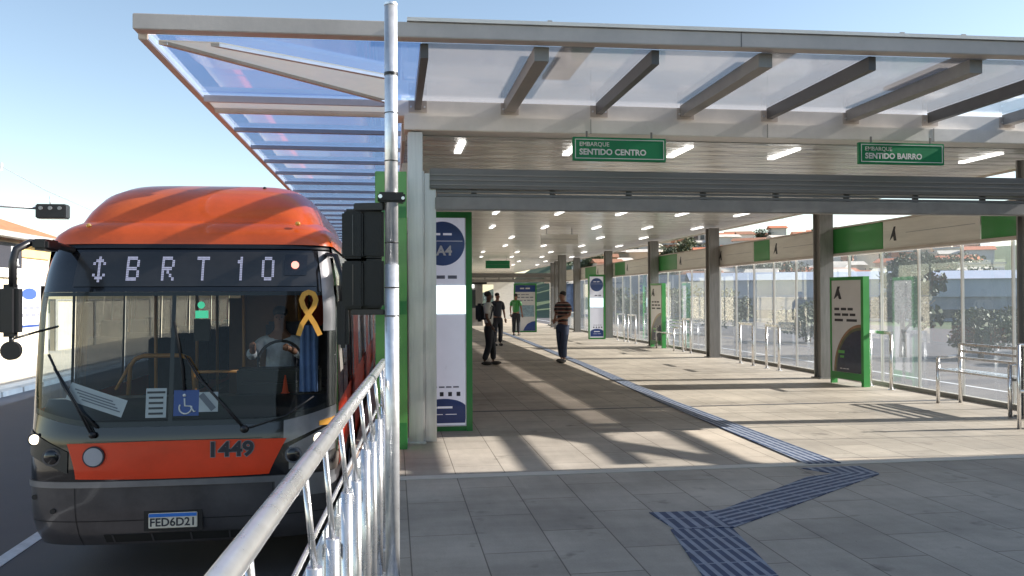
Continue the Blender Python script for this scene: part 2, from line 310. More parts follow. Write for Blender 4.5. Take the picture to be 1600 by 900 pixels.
# ================================================================= ground
RZ=-.9
def tz(x,y):
    """terrain height: flat valley, a hillside to the right and ahead"""
    d=math.hypot(x,y); az=math.degrees(math.atan2(x,y)); 
    s=max(0,min(1,(d-95)/150)); s=s*s*(3-2*s)
    k=max(0,min(1,(az-1)/14)); k=k*k*(3-2*k)
    return RZ-.03+ s*(7+11*k)*(1+.12*math.sin(x*.03)+.1*math.sin(y*.023+1))*k
g=MB(); rows=[]
xs=[-2500,-1200,-500,-200]+[-100+i*12 for i in range(40)]+[450,700,1200,2500]; ys=[-800,-200]+[-60+i*12 for i in range(40)]+[500,800,1400,2800]
rows=[[(x,y,tz(x,y) if d_<450 else tz(x,y)) for x in xs for d_ in (math.hypot(x,y),)] for y in ys]
struct(g.grid(rows).build('ground',M['grass']))
struct(MB().box(-9.9,-.36,-30,150,RZ-.02,RZ).build('road',M['asphalt']))
struct(MB().box(10.9,40,-30,160,RZ-.02,RZ).build('road',M['asphalt']))
for x in (-3.72,-7.02):
    m_=MB()
    if x<-5:
        for k in range(14): m_.box(x-.06,x+.06,3+k*8.0,7+k*8.0,RZ+.001,RZ+.005)
    else: m_.box(x-.075,x+.075,2,9.6,RZ+.001,RZ+.005); [m_.box(x-.075,x+.075,11+k*6,14+k*6,RZ+.001,RZ+.005) for k in range(14)]
    struct(m_.build('lane_marking',M['marking']))
struct(MB().box(15.5,15.65,-30,140,RZ+.001,RZ+.005).build('lane_marking',M['marking']))
struct(MB().box(-10.2,-9.9,-30,150,RZ-.03,RZ+.14).build('kerb',M['kerb']))
struct(MB().box(-60,-10.2,-30,150,RZ-.03,RZ+.12).build('pavement',M['pale']))
# platform
PX0=-.42
struct(MB().box(PX0,8.9,-12,7.30,-.22,0).box(PX0,8.9,7.30,64,-.22,.0).build('platform_floor',M['floor'],recalc=True))
struct(MB().box(PX0+.08,8.8,-12,64,RZ-.02,-.221).build('platform_base',M['concwall']))
struct(MB().box(8.9,10.9,-12,64,RZ-.03,RZ+.15).build('kerb',M['kerb']))
# threshold strip and expansion joints
struct(MB().box(PX0,8.9,7.36,7.50,.001,.006).build('threshold_strip',mat('pale_strip',(.60,.56,.49),.6,0,.1,3)))
struct(MB().box(-.1,8.6,7.50,7.515,.001,.004).box(-.1,8.6,11.55,11.62,.001,.004).box(-.1,8.6,20.6,20.66,.001,.004).box(1.0,8.6,29.7,29.8,.001,.004).build('expansion_joint',mat('joint',(.11,.11,.12),.5,.3,.3,9)))
struct(MB().box(3.25,8.6,9.6,9.615,.001,.004).box(6,8.6,10.6,10.615,.001,.004).box(3.8,8.6,16.5,16.515,.001,.004).build('floor_seam',M['kerb']))
# tactile paving
tA=tactile_mat('tactile_along',0,.07); tD=tactile_mat('tactile_diagonal',62,.07); tX=tactile_mat('tactile_blocks',0,.09)
def quad(name,poly,mt,z=.001,th=.006): return struct(MB().prism(poly,'z',z,z+th).build(name,mt))
quad('tactile_paving',[(3.86,7.42),(4.20,7.40),(4.22,12),(4.52,19),(4.85,31),(5.0,40),(4.8,40),(4.65,31),(4.3,19),(3.95,12)],tA,.007)
quad('tactile_paving',[(3.72,7.26),(4.30,7.26),(4.30,6.94),(3.9,6.98)],tX)
quad('tactile_paving',[(3.9,6.98),(4.30,6.94),(4.28,6.9),(2.32,5.48),(2.27,5.92),(2.42,5.94),(3.6,6.9)],tD,.0012)
quad('tactile_paving',[(1.86,5.95),(2.27,5.93),(2.32,5.48),(1.9,5.50)],tX)
quad('tactile_paving',[(1.87,5.50),(2.30,5.46),(1.98,3.2),(1.55,3.2)],tA)
# ================================================================= station roof
roof=empty('station_roof',(0,9.3,3.4),'grey steel framed station roof with glass eaves over the whole platform','roof')
def rp(mb,name,mt,**k):   # part of the roof, coordinates in the world
    o=mb.build(name,mt,roof,**k); o.matrix_parent_inverse=Matrix.Translation((0,-9.3,-3.4)); return o
ZG=3.80; XL=-2.04; XR=10.55; YB=62
sk=lambda x: 7.22-.028*(x+2)      # the front edge runs a little askew
# front edge beam
fb=MB(); a=(XL-.06,sk(XL),0); b=(XR,sk(XR),0)
fb.prism([(XL-.06,sk(XL)-.10),(XR+.1,sk(XR)-.10),(XR+.1,sk(XR)+.04),(XL-.06,sk(XL)+.04)],'z',3.80,3.93)
rp(fb,'edge_beam',M['beamgrey'],bevel=.006)
fc=MB().prism([(.12,sk(.1)-.12),(XR+.1,sk(XR)-.12),(XR+.1,sk(XR)+.2),(.12,sk(.1)+.2)],'z',3.934,3.965)
rp(fc,'edge_flashing',M['beamwhite'])
cl=MB()
for x in (1.35,4.6,5.2,6.6): cl.box(x-.02,x+.02,sk(x)-.06,sk(x)-.02,3.966,3.995)
rp(cl,'flashing_clip',M['post'])
rp(MB().box(XL-.06,XL+.02,sk(XL)+.05,YB,3.76,3.88),'edge_beam',M['beamgrey'],bevel=.006)
rp(MB().box(XR,XR+.08,sk(XR)+.05,YB,3.76,3.88),'edge_beam',M['beamgrey'],bevel=.006)
# inner cross beams above the shutters
rp(MB().box(-.05,8.95,9.22,9.62,3.60,3.775),'cross_beam',M['beamlight'],bevel=.008)
rp(MB().box(.12,8.9,9.12,9.42,3.43,3.592),'cross_beam',M['beamlight'],bevel=.008)
# rafters in front bay
for i in range(11):
    x=.27+i*1.025
    if x>9: break
    wide = i%2==1
    rp(MB().box(x-(.065 if wide else .035),x+(.065 if wide else .035),sk(x)+.05,9.215,3.67,3.795),'rafter',M['rafter'] if wide else M['bar'])
# upper purlins over the sheet (their shadows show through it)
for i in range(6):
    x=1.295+.35+i*2.05
    if x<10: rp(MB().box(x,x+.30,sk(x)+.35,9.1,4.02,4.06),'upper_purlin',M['bar'])
# diagonal corner gutters
rp(MB().prism([(XL+.1,sk(XL)+.06),(-1.45,sk(XL)+.06),(-.07,8.12),(-.07,9.2)],'z',3.755,3.765),'corner_sheet',M['opal'])
rp(MB().prism([(XL+.1,sk(XL)+.06),(XL+.17,sk(XL)+.06),(-.07,9.13),(-.07,9.2)],'z',3.725,3.753),'corner_bar',M['beamgrey']); rp(MB().prism([(-1.52,sk(XL)+.06),(-1.45,sk(XL)+.06),(-.07,8.12),(-.07,8.18)],'z',3.725,3.753),'corner_bar',M['beamgrey'])
rp(MB().beam((8.9,9.2,3.74),(10.5,7.0,3.74),.28,.08),'corner_gutter',M['beamwhite'])
# side canopy bars and panes
ysL=[9.3]+[11.05+1.25*i for i in range(20)]
rp(MB().box(XL+.022,-.06,9.35,9.86,3.775,3.79),'canopy_sheet',M['opal']); rp(MB().box(XL+.022,-.06,9.31,9.345,3.72,3.79),'canopy_bar',M['beamgrey']); rp(MB().box(XL+.022,-.06,9.865,9.90,3.72,3.79),'canopy_bar',M['beamgrey'])
for y in ysL[1:]:
    rp(MB().box(XL+.022,.14,y,y+.07,3.745,3.795),'canopy_bar',M['sidebar'])
for y in [11.0+2.6*i for i in range(19)]:
    rp(MB().box(8.96,XR-.01,y,y+.08,3.70,3.795),'canopy_bar',M['bar'])
rp(MB().prism([(XL,sk(XL)+.06),(.24,sk(.24)+.06),(.24,9.208),(XL,9.208)],'z',3.80,3.806),'glass_pane',M['glass'])
for k in range(12): rp(MB().box(XL,.14,9.21+k*2.24,9.2+(k+1)*2.24,3.80,3.806),'glass_pane',M['glass'])
for i in range(10):
    x0=.25+i*1.03; x1=min(x0+1.028,XR)
    rp(MB().prism([(x0,sk(x0)+.06),(x1,sk(x1)+.06),(x1,9.6),(x0,9.6)],'z',3.80,3.806),'canopy_sheet',M['glassdirty'] if x0<6 else M['glassclear'])
for k in range(10): rp(MB().box(8.96,XR,9.21+k*5.2,9.2+(k+1)*5.2,3.80,3.806),'glass_pane',M['glassdirty'])
# ceiling
rp(MB().box(.14,8.92,9.43,YB,3.42,3.45),'ceiling',M['ceiling'])
rp(MB().box(.14,8.92,9.64,YB,3.50,3.72),'roof_deck',M['beamgrey'])
rp(MB().box(.10,.139,9.64,YB,3.40,3.72),'roof_edge',M['beamgrey']); rp(MB().box(8.921,8.955,9.64,YB,3.39,3.72),'roof_edge',M['beamgrey'])
M['ledstrip']=mat('ceiling_lamp',(.8,.8,.8),.4,emit=(1,.98,.93),es=1.1)
for r,y in enumerate([10.05,13.9,17.7,21.4,25.1,29.2,33.3,37.3,42.0,46.5]):
    for k in range(6):
        x=.80+1.385*k+(0 if r%2==0 else .35)
        if x<8.6: rp(MB().box(x-.042,x+.042,y-.38,y+.38,3.402,3.416),'ceiling_lamp',M['ledstrip'])
for x in (3.05,7.1): rp(MB().box(x,x+.006,sk(x)-.104,sk(x)-.1005,3.80,3.93),'joint_seam',M['bar'])
for i in range(9):
    x=.27+i*1.025; rp(MB().box(x-.10,x+.10,9.205,9.2185,3.64,3.77),'bracket_plate',M['beamgrey'])
    for dx in (-.075,.075): rp(MB().disc((x+dx,9.20,3.70),.012,'y',.01,8),'bolt',M['galv'])
for x in (2.2,4.3,6.4,8.2): rp(MB().box(x,x+.005,9.116,9.1195,3.43,3.592),'joint_seam',M['bar'])
# ================================================================= columns
def column(x,y,h,w_=.27,mt='post',label='',base=True):
    c=empty('steel_column',(x,y,0),label,'column','columns along the platform')
    MB().box(-w_/2,w_/2,-w_/2,-w_/2+.03,0,h).box(-w_/2,w_/2,w_/2-.03,w_/2,0,h).box(-w_/2+.05,w_/2-.05,-w_/2+.031,w_/2-.031,0,h).build('shaft',M[mt],c)
    MB().box(-w_/2-.04,w_/2+.04,-w_/2-.04,w_/2+.04,0,.02).build('base_plate',M[mt],c)
    return c
lb=['grey steel column on the right edge beside the railing nearest the camera','grey steel column between the tall advertising board and the guard hoops','second grey steel column from the right, behind the guard hoops','slim dark column just left of the far bench','slim dark column behind the far blue and white totem','distant grey column beyond the striped shirt man','distant column far down the right side of the hall']
for i,y in enumerate([9.75,15.1,20.75,25.75,31.4,37,42.6]):
    column(8.24,y,3.36,label=lb[i])
for i,y in enumerate([15.1,20.7,26.3,31.9,37.5]): column(.36,y,3.36,label='steel column on the bus side of the hall hidden behind the A4 totem, %d bays in'%(i+1))
for i,(x,y) in enumerate([(7.05,34.5),(8.05,40.5)]): column(x,y,3.36,.3,label=['dark column right behind the striped shirt man','distant column left of the blue banner at the hall end'][i])
# portal column at the front left
pc=empty('portal_column',(.30,9.3,0),'tall brushed steel portal column left of the A4 totem','column')
MB().box(-.14,.02,-.12,.14,0,3.42).build('shaft',M['steel'],pc,bevel=.006)
MB().box(.024,.04,-.05,.1,0,3.0).box(.044,.17,-.02,.12,0,2.98).build('shutter_guide',M['steel'],pc,bevel=.004)
MB().box(-.18,.05,-.16,.18,0,.015).build('base_plate',M['steel'],pc)
# rolling shutters
def shutter(name,x0,x1,y,z0,label):
    s=empty(name,((x0+x1)/2,y,z0),label,'shutter','rolled up shutters')
    L_=(x1-x0)/2; 
    b=MB().box(-L_,L_,0,.34,.235,.46); b.build('housing',M['shutter'],s,bevel=.01)
    q=MB()
    for k in range(3): q.box(-L_,L_,-.012,-.001,.27+k*.055,.285+k*.055)
    q.build('housing_rib',M['rafter'],s)
    q=MB().box(-L_+.08,L_,.05,.09,.155,.185).box(-L_+.08,L_,.05,.09,.20,.222).build('slat',M['shutter'],s)
    MB().box(-L_+.06,L_,.0,.12,0,.145).build('bottom_bar',M['rafter'],s,bevel=.01)
    for k in range(9):
        x=-L_+.5+k*(2*L_-1)/8; MB().box(x-.03,x+.03,.1,.14,.146,.234).build('bracket',M['post'],s)
    return s
shutter('rolling_shutter',.40,8.6,9.22,2.57,'wide dark rolled up shutter over the near entrance opening')
shutter('rolling_shutter',1.2,8.0,42.,2.35,'distant rolled up shutter across the far end of the hall')
# hanging signs
def sign(x0,x1,y,z0,z1,l1,l2,label):
    s=empty('hanging_sign',((x0+x1)/2,y,z0),label,'sign','green direction signs under the roof'); w_=(x1-x0)/2; h=z1-z0
    MB().box(-w_,w_,0,.05,0,h).build('panel',M['signgreen'],s,bevel=.004)
    b=MB(); e=.022; t=.008
    for (a0,a1,c0,c1) in ((-w_+e,w_-e,e,e+t),(-w_+e,w_-e,h-e-t,h-e),(-w_+e,-w_+e+t,e+t,h-e-t),(w_-e-t,w_-e,e+t,h-e-t)): b.box(a0,a1,-.003,-.0005,c0,c1)
    b.build('border',M['white'],s)
    text('lettering',l1,.066,M['beige'],s,(-w_+.07,-.003,h*.69),FY,.0005,align='LEFT')
    text('lettering',l2,.090,M['white'],s,(-w_+.07,-.003,h*.36),FY,.0028,align='LEFT')
    MB().box(-w_+.15,-w_+.17,.02,.03,h,h+.07).build('hanger',M['post'],s); MB().box(w_-.17,w_-.15,.02,.03,h,h+.07).build('hanger',M['post'],s)
    return s
sign(1.96,3.02,8.95,3.10,3.36,'EMBARQUE','SENTIDO CENTRO','green hanging sign reading SENTIDO CENTRO under the front beam')
sign(5.33,6.40,8.93,3.12,3.37,'EMBARQUE','SENTIDO BAIRRO','green hanging sign reading SENTIDO BAIRRO right of the other one')
def plainsign(x0,x1,y,z0,z1,mt,label):
    s=empty('hanging_sign',((x0+x1)/2,y,z0),label,'sign','plain hanging signs deeper in the hall'); w_=(x1-x0)/2; h=z1-z0
    MB().box(-w_,w_,0,.05,0,h).build('panel',mt,s,bevel=.004)
    MB().box(-w_,w_,-.006,-.001,h*.48,h*.5).build('seam_line',M['greyink'],s)
    MB().box(-w_+.15,-w_+.17,.02,.03,h,3.42-z0).build('hanger',M['post'],s); MB().box(w_-.17,w_-.15,.02,.03,h,3.42-z0).build('hanger',M['post'],s)
plainsign(3.85,4.85,21.6,3.0,3.25,M['beige'],'beige blank back of a hanging sign in mid hall below the ceiling')
plainsign(4.3,5.45,39,2.95,3.32,M['signgreen'],'distant green hanging sign above the far blue kiosk')
plainsign(1.55,2.45,39.,2.98,3.32,M['signgreen'],'distant dark green hanging sign seen just right of the A4 totem')
# ================================================================= right side: fascia band, glass wall
fa=empty('fascia_band',(8.4,9.6,2.4),'long band of green and beige panels above the right glass wall','fascia')
edges=[(9.35,10.93,'g'),(10.95,13.36,'b'),(13.38,15.5,'g'),(15.52,17.75,'b'),(17.77,18.58,'g'),(18.6,20.9,'b'),(20.92,23.95,'b'),(23.97,26.6,'g'),(26.62,29.6,'b'),(29.62,31,'g'),(31.02,34,'b'),(34.02,36.,'g'),(36.02,46.,'b')]
for y0,y1,k in edges:
    o=MB().box(0,.12,y0-9.6,y1-9.6,0,.47).build('green_panel' if k=='g' else 'beige_panel',M['green'] if k=='g' else M['beige'],fa,bevel=.004)
    if k=='b' and y0>10:
        # small bird-like mark near the far (left) end of the panel
        yy=y1-9.6-.30; q=MB().prism([(yy+.10,.13),(yy-.02,.36),(yy-.07,.36),(yy-.05,.30),(yy-.09,.12),(yy-.02,.12),(yy+.0,.2)],'x',-.004,-.0005); q.build('logo',M['ink'],fa)
        MB().box(-.003,-.0005,y0-9.6+.1,y1-9.6-.65,.235,.24).build('seam_line',M['greyink'],fa)
MB().box(-.02,.16,-.25,36.4,-.045,-.002).build('lower_rail',M['beamgrey'],fa)
MB().box(-.02,.16,-.25,36.4,.472,.50).build('upper_rail',M['beamgrey'],fa)
gw=empty('glass_wall',(8.62,9.6,0),'tall clear glass wall along the right side of the platform','glass wall')
ysg=[7.4+1.06*k for k in range(37)]
for k in range(len(ysg)-1):
    MB().box(-.006,.006,ysg[k]-9.6+.012,ysg[k+1]-9.6-.012,.07,2.36).build('glass_pane',M['glasswall'],gw)
for k,y in enumerate(ysg):
    MB().box(-.02,.028,y-9.6-.009,y-9.6+.009,.07,2.36).build('edge_strip',M['beamwhite'],gw)
MB().box(-.05,.05,7.3-9.6,46-9.6,0,.065).build('sill',M['kerb'],gw)
# bus side wall of the hall
gl=empty('glass_wall',(.16,12,0),'glass and steel wall on the bus side behind the A4 totem','glass wall')
for k in range(16):
    MB().box(-.006,.006,-1.4+k*2.8,1.36+k*2.8,.1,2.6).build('glass_pane',M['glasswall'],gl)
    MB().box(-.03,.03,1.37+k*2.8,1.39+k*2.8,0,2.7).build('edge_strip',M['beamgrey'],gl)
MB().box(-.05,.05,-1.4,44,2.61,3.3).build('transom_panel',M['beige'],gl)
# ---- guard hoops
def hoop(x0,y0,x1,y1,h,label,grp='guard hoops along the glass wall'):
    g_=empty('guard_hoop',((x0+x1)/2,(y0+y1)/2,0),label,'guard rail',grp)
    cx,cy=(x0+x1)/2,(y0+y1)/2; r=.028
    a=Vector((x0-cx,y0-cy,0)); b=Vector((x1-cx,y1-cy,0))
    for p in (a,b): MB().tube([p,p+Vector((0,0,h-.03))],r,12).build('leg',M['rail'],g_); MB().disc((p.x,p.y,.006),.06,'z',.012,16).build('foot_plate',M['rail'],g_)
    t=(b-a).normalized()*r
    MB().beam(a-t+Vector((0,0,h)),b+t+Vector((0,0,h)),.06,.056).build('top_bar',M['rail'],g_,bevel=.008)
    return g_
hoop(8.12,18.75,8.12,18.05,.95,'steel guard hoop beside the second column from the right')
hoop(8.12,17.35,8.12,16.75,.95,'steel guard hoop left of the green framed board, nearest the column')
hoop(8.3,13.62,8.3,13.0,.96,'steel guard hoop just right of the green framed advertising board')
hoop(8.1,28.2,8.1,27.3,.96,'far steel guard hoop right of the blue and white totem')
hoop(8.1,29.6,8.1,28.7,.96,'farthest steel guard hoop beside the blue and white totem')
hoop(8.2,22.9,8.2,22.3,.95,'steel guard hoop beside the far bench')
# ---- leaning benches
def bench(x,y0,y1,label):
    b=empty('leaning_bench',(x,(y0+y1)/2,0),label,'bench','steel leaning benches'); h=(y1-y0)/2
    for s in (-h,h):
        MB().tube([(-.22,s,0),(-.22,s,.68)],.026,12).build('leg',M['rail'],b)
        MB().tube([(.14,s,0),(.14,s,.88)],.026,12).build('leg',M['rail'],b)
        MB().tube([(-.22,s,.67),(.14,s,.69)],.02,10).build('arm_bar',M['rail'],b)
    for z,xx in ((.87,.14),(.77,.13),(.67,.12)): MB().beam((xx,-h,z),(xx,h,z),.03,.035).build('back_bar',M['rail'],b)
    for xx in (-.20,-.07,.05): MB().beam((xx,-h,.50),(xx,h,.50),.07,.025).build('seat_bar',M['rail'],b)
    for s in (-h*.98,h*.98): MB().beam((-.23,s,.48),(.14,s,.48),.03,.03).build('seat_bracket',M['rail'],b)
bench(8.18,9.85,11.30,'steel leaning bench with three back bars at the right edge of the picture')
bench(8.28,23.3,24.9,'distant steel leaning bench between two dark columns')
# ---- railing at the right frame edge
rr=empty('guard_rail',(7.9,8.9,0),'tall twin post steel railing cut by the right picture edge','guard rail')
for xx in (-.55,-.46): MB().tube([(xx,.05,0),(xx,.05,1.0)],.022,12).build('post',M['rail'],rr)
for xx in (.2,.6): MB().tube([(xx,.05,0),(xx,.05,1.0)],.022,12).build('post',M['rail'],rr)
for z in (.45,1.0): MB().tube([(-.55,.05,z),(.62,.05,z)],.02,12).build('rail',M['rail'],rr)
# ================================================================= totems
def bars(parent,mt,rows,axis='y',th=.0012,base=0):
    """rows: (x0,x1,z,h,nwords) broken into word-like dashes"""
    b=MB(); rnd=random.Random(3)
    for (x0,x1,z,h,n) in rows:
        p=x0; w_=(x1-x0)/n
        for k in range(n):
            a=p+w_*.05; c=p+w_*(.75+.18*rnd.random())
            if axis=='y': b.box(a,c,base-th,base-.0002,z,z+h)
            else: b.box(base-th,base-.0002,-c,-a,z,z+h)
            p+=w_
    return b.build('small_print',mt,parent)
def pylon(name,x,y,w_,h,d_,label,grp,a4=True,rz=0,lit=True):
    t=empty(name,(x,y,0),label,'totem',grp,rz); e=.07; hw=w_/2
    f_=MB().box(-hw,-hw+.02,0,d_,.0,h).box(hw-e,hw,0,d_,.0,h).box(-hw+.02,hw-e,0,d_,h-e,h).box(-hw+.02,hw-e,.03,d_,.0,h-e)
    f_.build('frame',M['green'],t)
    MB().box(-hw+.022,hw-e-.002,.012,.029,.06,h-e-.002).build('face_panel',M['face'],t)
    MB().box(-hw+.022,hw-e-.002,.008,.0118,.06,.075).box(hw-e-.014,hw-e-.002,.008,.0118,.076,h-e-.004).build('face_edge',M['white'],t)
    cx=-.02; r=hw*.80
    MB().disc((cx,.0105,h-.38),r,'y',.003,40).build('round_badge',M['navy2'],t)
    if a4: text('lettering','A4',.155,M['white'],t,(cx+.02,.006,h-.47),FY,.006)
    bars(t,M['face'],[(cx-.13,cx+.13,h-.28,.025,2)],base=.0088)
    MB().box(cx-r*.9,cx+r*.9,.0077,.0088,h-.352,h-.347).build('badge_line',M['face'],t)
    bars(t,M['greyink'],[(-.1,.17,h-.80,.04,2)],base=.0115)
    MB().box(-hw+.03,hw-e-.006,.007,.0115,h-1.22,h-.88).build('screen',M['screen'],t)
    bars(t,M['greyink'],[(-.16,.18,.52,.018,4)],base=.0115)
    b=MB()
    for k in range(4): b.box(-.16+k*.1,-.16+k*.1+.045,.0095,.0115,.42,.47)
    b.build('pictogram',M['ink'],t)
    pts=[(-hw+.04,.10),(hw-e-.02,.10)]+[(cx+.005+math.cos(a)*(hw-.055),.27+math.sin(a)*.12) for a in [math.pi*k/16 for k in range(17)]]
    MB().prism(pts,'y',.0085,.0115).build('blue_emblem',M['navy'],t)
    MB().disc((cx-.09,.0075,.285),.02,'y',.0015,16).build('emblem_dot',M['face'],t)
    bars(t,M['face'],[(-.10,.14,.275,.025,1),(-.17,.17,.20,.008,2)],base=.0085)
    return t
pylon('stop_totem',.60,9.93,.66,2.62,.16,'tall green framed totem with blue A4 badge beside the steel portal column','information totems')
pylon('stop_totem',7.55,30.4,.62,2.42,.2,'distant green framed totem with a round blue badge right of the striped shirt man','information totems',a4=False)
# back / edge of a green totem left of the portal column
gt=empty('green_totem',(-.03,8.85,0),'tall plain green totem standing edge on behind the steel pole','totem')
MB().box(-.16,.17,0,.11,0,2.93).build('casing',M['greenlight'],gt,bevel=.006)
MB().box(-.155,.165,-.004,-.0005,2.44,2.56).build('dark_band',M['green'],gt)
MB().box(-.155,.165,-.004,-.0005,0,.28).build('dark_band',M['green'],gt)
MB().box(-.155,.165,-.004,-.0005,1.42,1.56).build('dark_band',M['green'],gt)
# advertising board on the right
def board(x,y,L_,h,d_,label,rz):
    t=empty('advertising_board',(x,y,0),label,'advertising board',None,rz); hw=L_/2
    MB().box(-.03,-.03+d_,-hw,-hw+.06,0,h).box(-.03,-.03+d_,hw-.035,hw,0,h).box(-.03,-.03+d_,-hw+.06,hw-.035,h-.06,h).box(-.03,-.03+d_,-hw+.06,hw-.035,.10,.22).build('frame',M['green'],t)
    MB().box(-.02,-.012,-hw+.062,hw-.037,.222,h-.062).build('poster',M['facewhite'],t)
    MB().box(.07,.085,-hw+.062,hw-.037,.222,h-.062).build('poster',M['facewhite'],t)
    q=MB().prism([(hw-.10,h-.40),(hw-.20,h-.17),(hw-.26,h-.17),(hw-.235,h-.23),(hw-.30,h-.40),(hw-.235,h-.40),(hw-.21,h-.33)],'x',-.026,-.0205); q.build('logo',M['ink'],t)
    bars(t,M['ink'],[(-hw+.10,-hw+.62,h-.60,.045,3),(-hw+.10,-hw+.70,h-.70,.045,3),(-hw+.10,-hw+.72,h-.80,.045,2)],axis='x',base=-.0205)
    def dome(r,rz_,mt,off):
        cy=-hw+.07; pts=[(cy,.225),(cy+r,.225)]+[(cy+math.cos(a)*r,.225+math.sin(a)*rz_) for a in [math.pi/2*k/16 for k in range(1,17)]]
        MB().prism(pts,'x',off-.001,off).build('printed_arch',mt,t)
    dome(.70,.86,mat('rust_print',(.30,.17,.10),.4,0,.3,8,coat=.4),-.0205); dome(.66,.81,mat('olive_print',(.12,.13,.07),.4,0,.3,8,coat=.4),-.0225); dome(.62,.76,mat('night_print',(.04,.05,.085),.4,0,.3,12,coat=.4),-.0245)
    bars(t,M['greenlight'],[(-hw+.2,-hw+.42,.56,.05,1),(-hw+.25,-hw+.38,.48,.04,1)],axis='x',base=-.026)
    bars(t,M['facewhite'],[(-hw+.25,-hw+.5,.28,.015,3)],axis='x',base=-.026)
    return t
board(8.03,13.88,.86,1.93,.13,'green framed advertising board with dark printed arch beside the thick column',R(10))
board(8.12,25.05,.8,2.0,.13,'distant green framed board standing behind the slim column near the far bench',R(10))
# map kiosk in the distance
kt=empty('map_kiosk',(5.9,37.2,0),'distant green framed map panel with dark blue header between the two men','information panel')
MB().box(-.52,-.46,0,.12,0,2.2).box(.46,.52,0,.12,0,2.2).box(-.46,.46,0,.12,2.14,2.2).box(-.46,.46,0,.12,0,.06).build('frame',M['green'],kt)
MB().box(-.459,.459,.02,.06,.061,2.139).build('panel',M['facewhite'],kt)
MB().box(-.455,.455,.012,.0195,1.82,2.13).build('header',M['navy'],kt)
MB().box(-.38,.40,.012,.0195,.70,1.22).build('map_print',mat('map_print',(.25,.36,.44),.4,0,.4,9),kt)
bars(kt,M['greyink'],[(-.4,.4,1.55,.05,4),(-.4,.4,1.42,.04,5),(-.4,.2,1.68,.04,3)],base=.0195)
MB().prism([(-.1,.07),(.45,.07),(.45,.5),(.3,.48),(.1,.38),(-.03,.22)],'y',.012,.0195).build('corner_print',M['navy'],kt)
bars(kt,M['facewhite'],[(-.25,.25,1.95,.06,2)],base=.0118)
# hanging blue cloth near the hall end
bl=empty('blue_banner',(8.0,37.6,0),'bright blue banner at the hall end left of the far totem','banner')
MB().box(-.18,.22,0,.03,.9,2.2).build('cloth',M['curtain'],bl); MB().tube([(.24,.01,0),(.24,.01,2.25)],.02).build('pole',M['rail'],bl)
# ================================================================= steel pole with bus signals
po=empty('steel_pole',(-.01,4.62,0),'tall galvanised pole with black straps standing in front of the green totem','pole')
MB().tube([(0,0,0),(0,0,1.78)],.039,24).tube([(0,0,1.78),(0,0,3.21)],.036,24).build('shaft',M['galv'],po)
MB().disc((0,0,.01),.10,'z',.02,20).box(-.07,.07,-.012,.012,.02,.05).build('base_flange',M['galv'],po)
MB().disc((0,0,3.215),.038,'z',.012,20).build('cap',M['galv'],po)
for z,h in ((2.83,.016),(2.615,.004),(2.35,.006),(1.90,.006),(1.655,.006),(1.50,.006),(2.17,.006)): MB().disc((0,0,z),.0385 if z>1.78 else .0405,'z',h,24).build('strap',M['black'],po)
bs=empty('bus_signal',(-.01,4.62,1.5),'two black twin bodied signal heads clamped to the steel pole beside the bus','traffic signal')
MB().box(-.075,.075,-.05,.05,.62,.675).build('clamp',M['black'],bs,bevel=.01)
MB().tube([(-.06,-.053,.648),(-.06,-.075,.648)],.011,10).tube([(.062,-.053,.64),(.062,-.07,.64)],.009,10).build('bolt',M['chrome'],bs)
MB().beam((-.04,0,.60),(-.20,.05,.60),.05,.04).build('bracket',M['black'],bs,bevel=.004); MB().beam((-.04,0,.02),(-.22,.05,.02),.03,.03).build('bracket',M['black'],bs,bevel=.004)
for z0,z1 in ((.315,.575),(.04,.302)):
    MB().box(-.27,-.155,.02,.16,z0,z1).build('signal_head',M['black'],bs,bevel=.012)
    MB().box(-.15,-.042,.03,.15,z0+.004,z1+.012).build('signal_head',M['black'],bs,bevel=.012)
    MB().box(-.213,-.209,.014,.0195,z0+.02,z1-.02).build('seam',M['busdark'],bs)
    MB().box(-.25,-.06,.10,.11,z0-.01,z1+.02).build('back_plate',M['black'],bs)
    for cx_ in (-.212,-.097):
        for cz in (z0+.07,z1-.07):
            b=MB(); n=14; rows=[[(cx_+math.cos(a)*.05,y,cz+math.sin(a)*.05) for a in [math.pi*j/n for j in range(n+1)]] for y in (.161,.22)]; b.grid(rows).build('visor',M['black'],bs,recalc=False)
# ================================================================= hand rail balustrade beside the bus
hr=empty('balustrade',(-.2,3.4,0),'steel handrail with posts and glass infill running beside the bus lane','railing')
def RX(y): return -.272+(y-1.44)*.0455
def hp(mb,name,mt,**k): o=mb.build(name,mt,hr,**k); o.matrix_parent_inverse=Matrix.Translation((.2,-3.4,0)); return o
hp(MB().tube([(RX(y),y,1.15) for y in (-.6,1.0,2.4,4,5.85)],.0255,28),'handrail',M['rail'])
hp(MB().tube([(RX(5.85),5.85,1.15),(RX(5.85),5.85,0)],.022,16),'end_post',M['rail'])
for i,y in enumerate((-.2,.7,1.55,2.22,2.62,3.05,3.42,3.9,4.35,4.85,5.35)):
    x=RX(y)+.03; top=.90 if i%2 else .86
    hp(MB().tube([(x,y,0),(x,y,top)],.0215,16),'post',M['rail'])
    hp(MB().tube([(x,y,top),(RX(y)+.008,y,1.128)],.009,10),'spigot',M['rail'])
    hp(MB().disc((x,y,.006),.05,'z',.012,16),'foot_plate',M['rail'])
    for z in (.28,.70): hp(MB().box(x-.058,x-.0225,y-.02,y+.02,z-.025,z+.025),'glass_clamp',M['rail'])
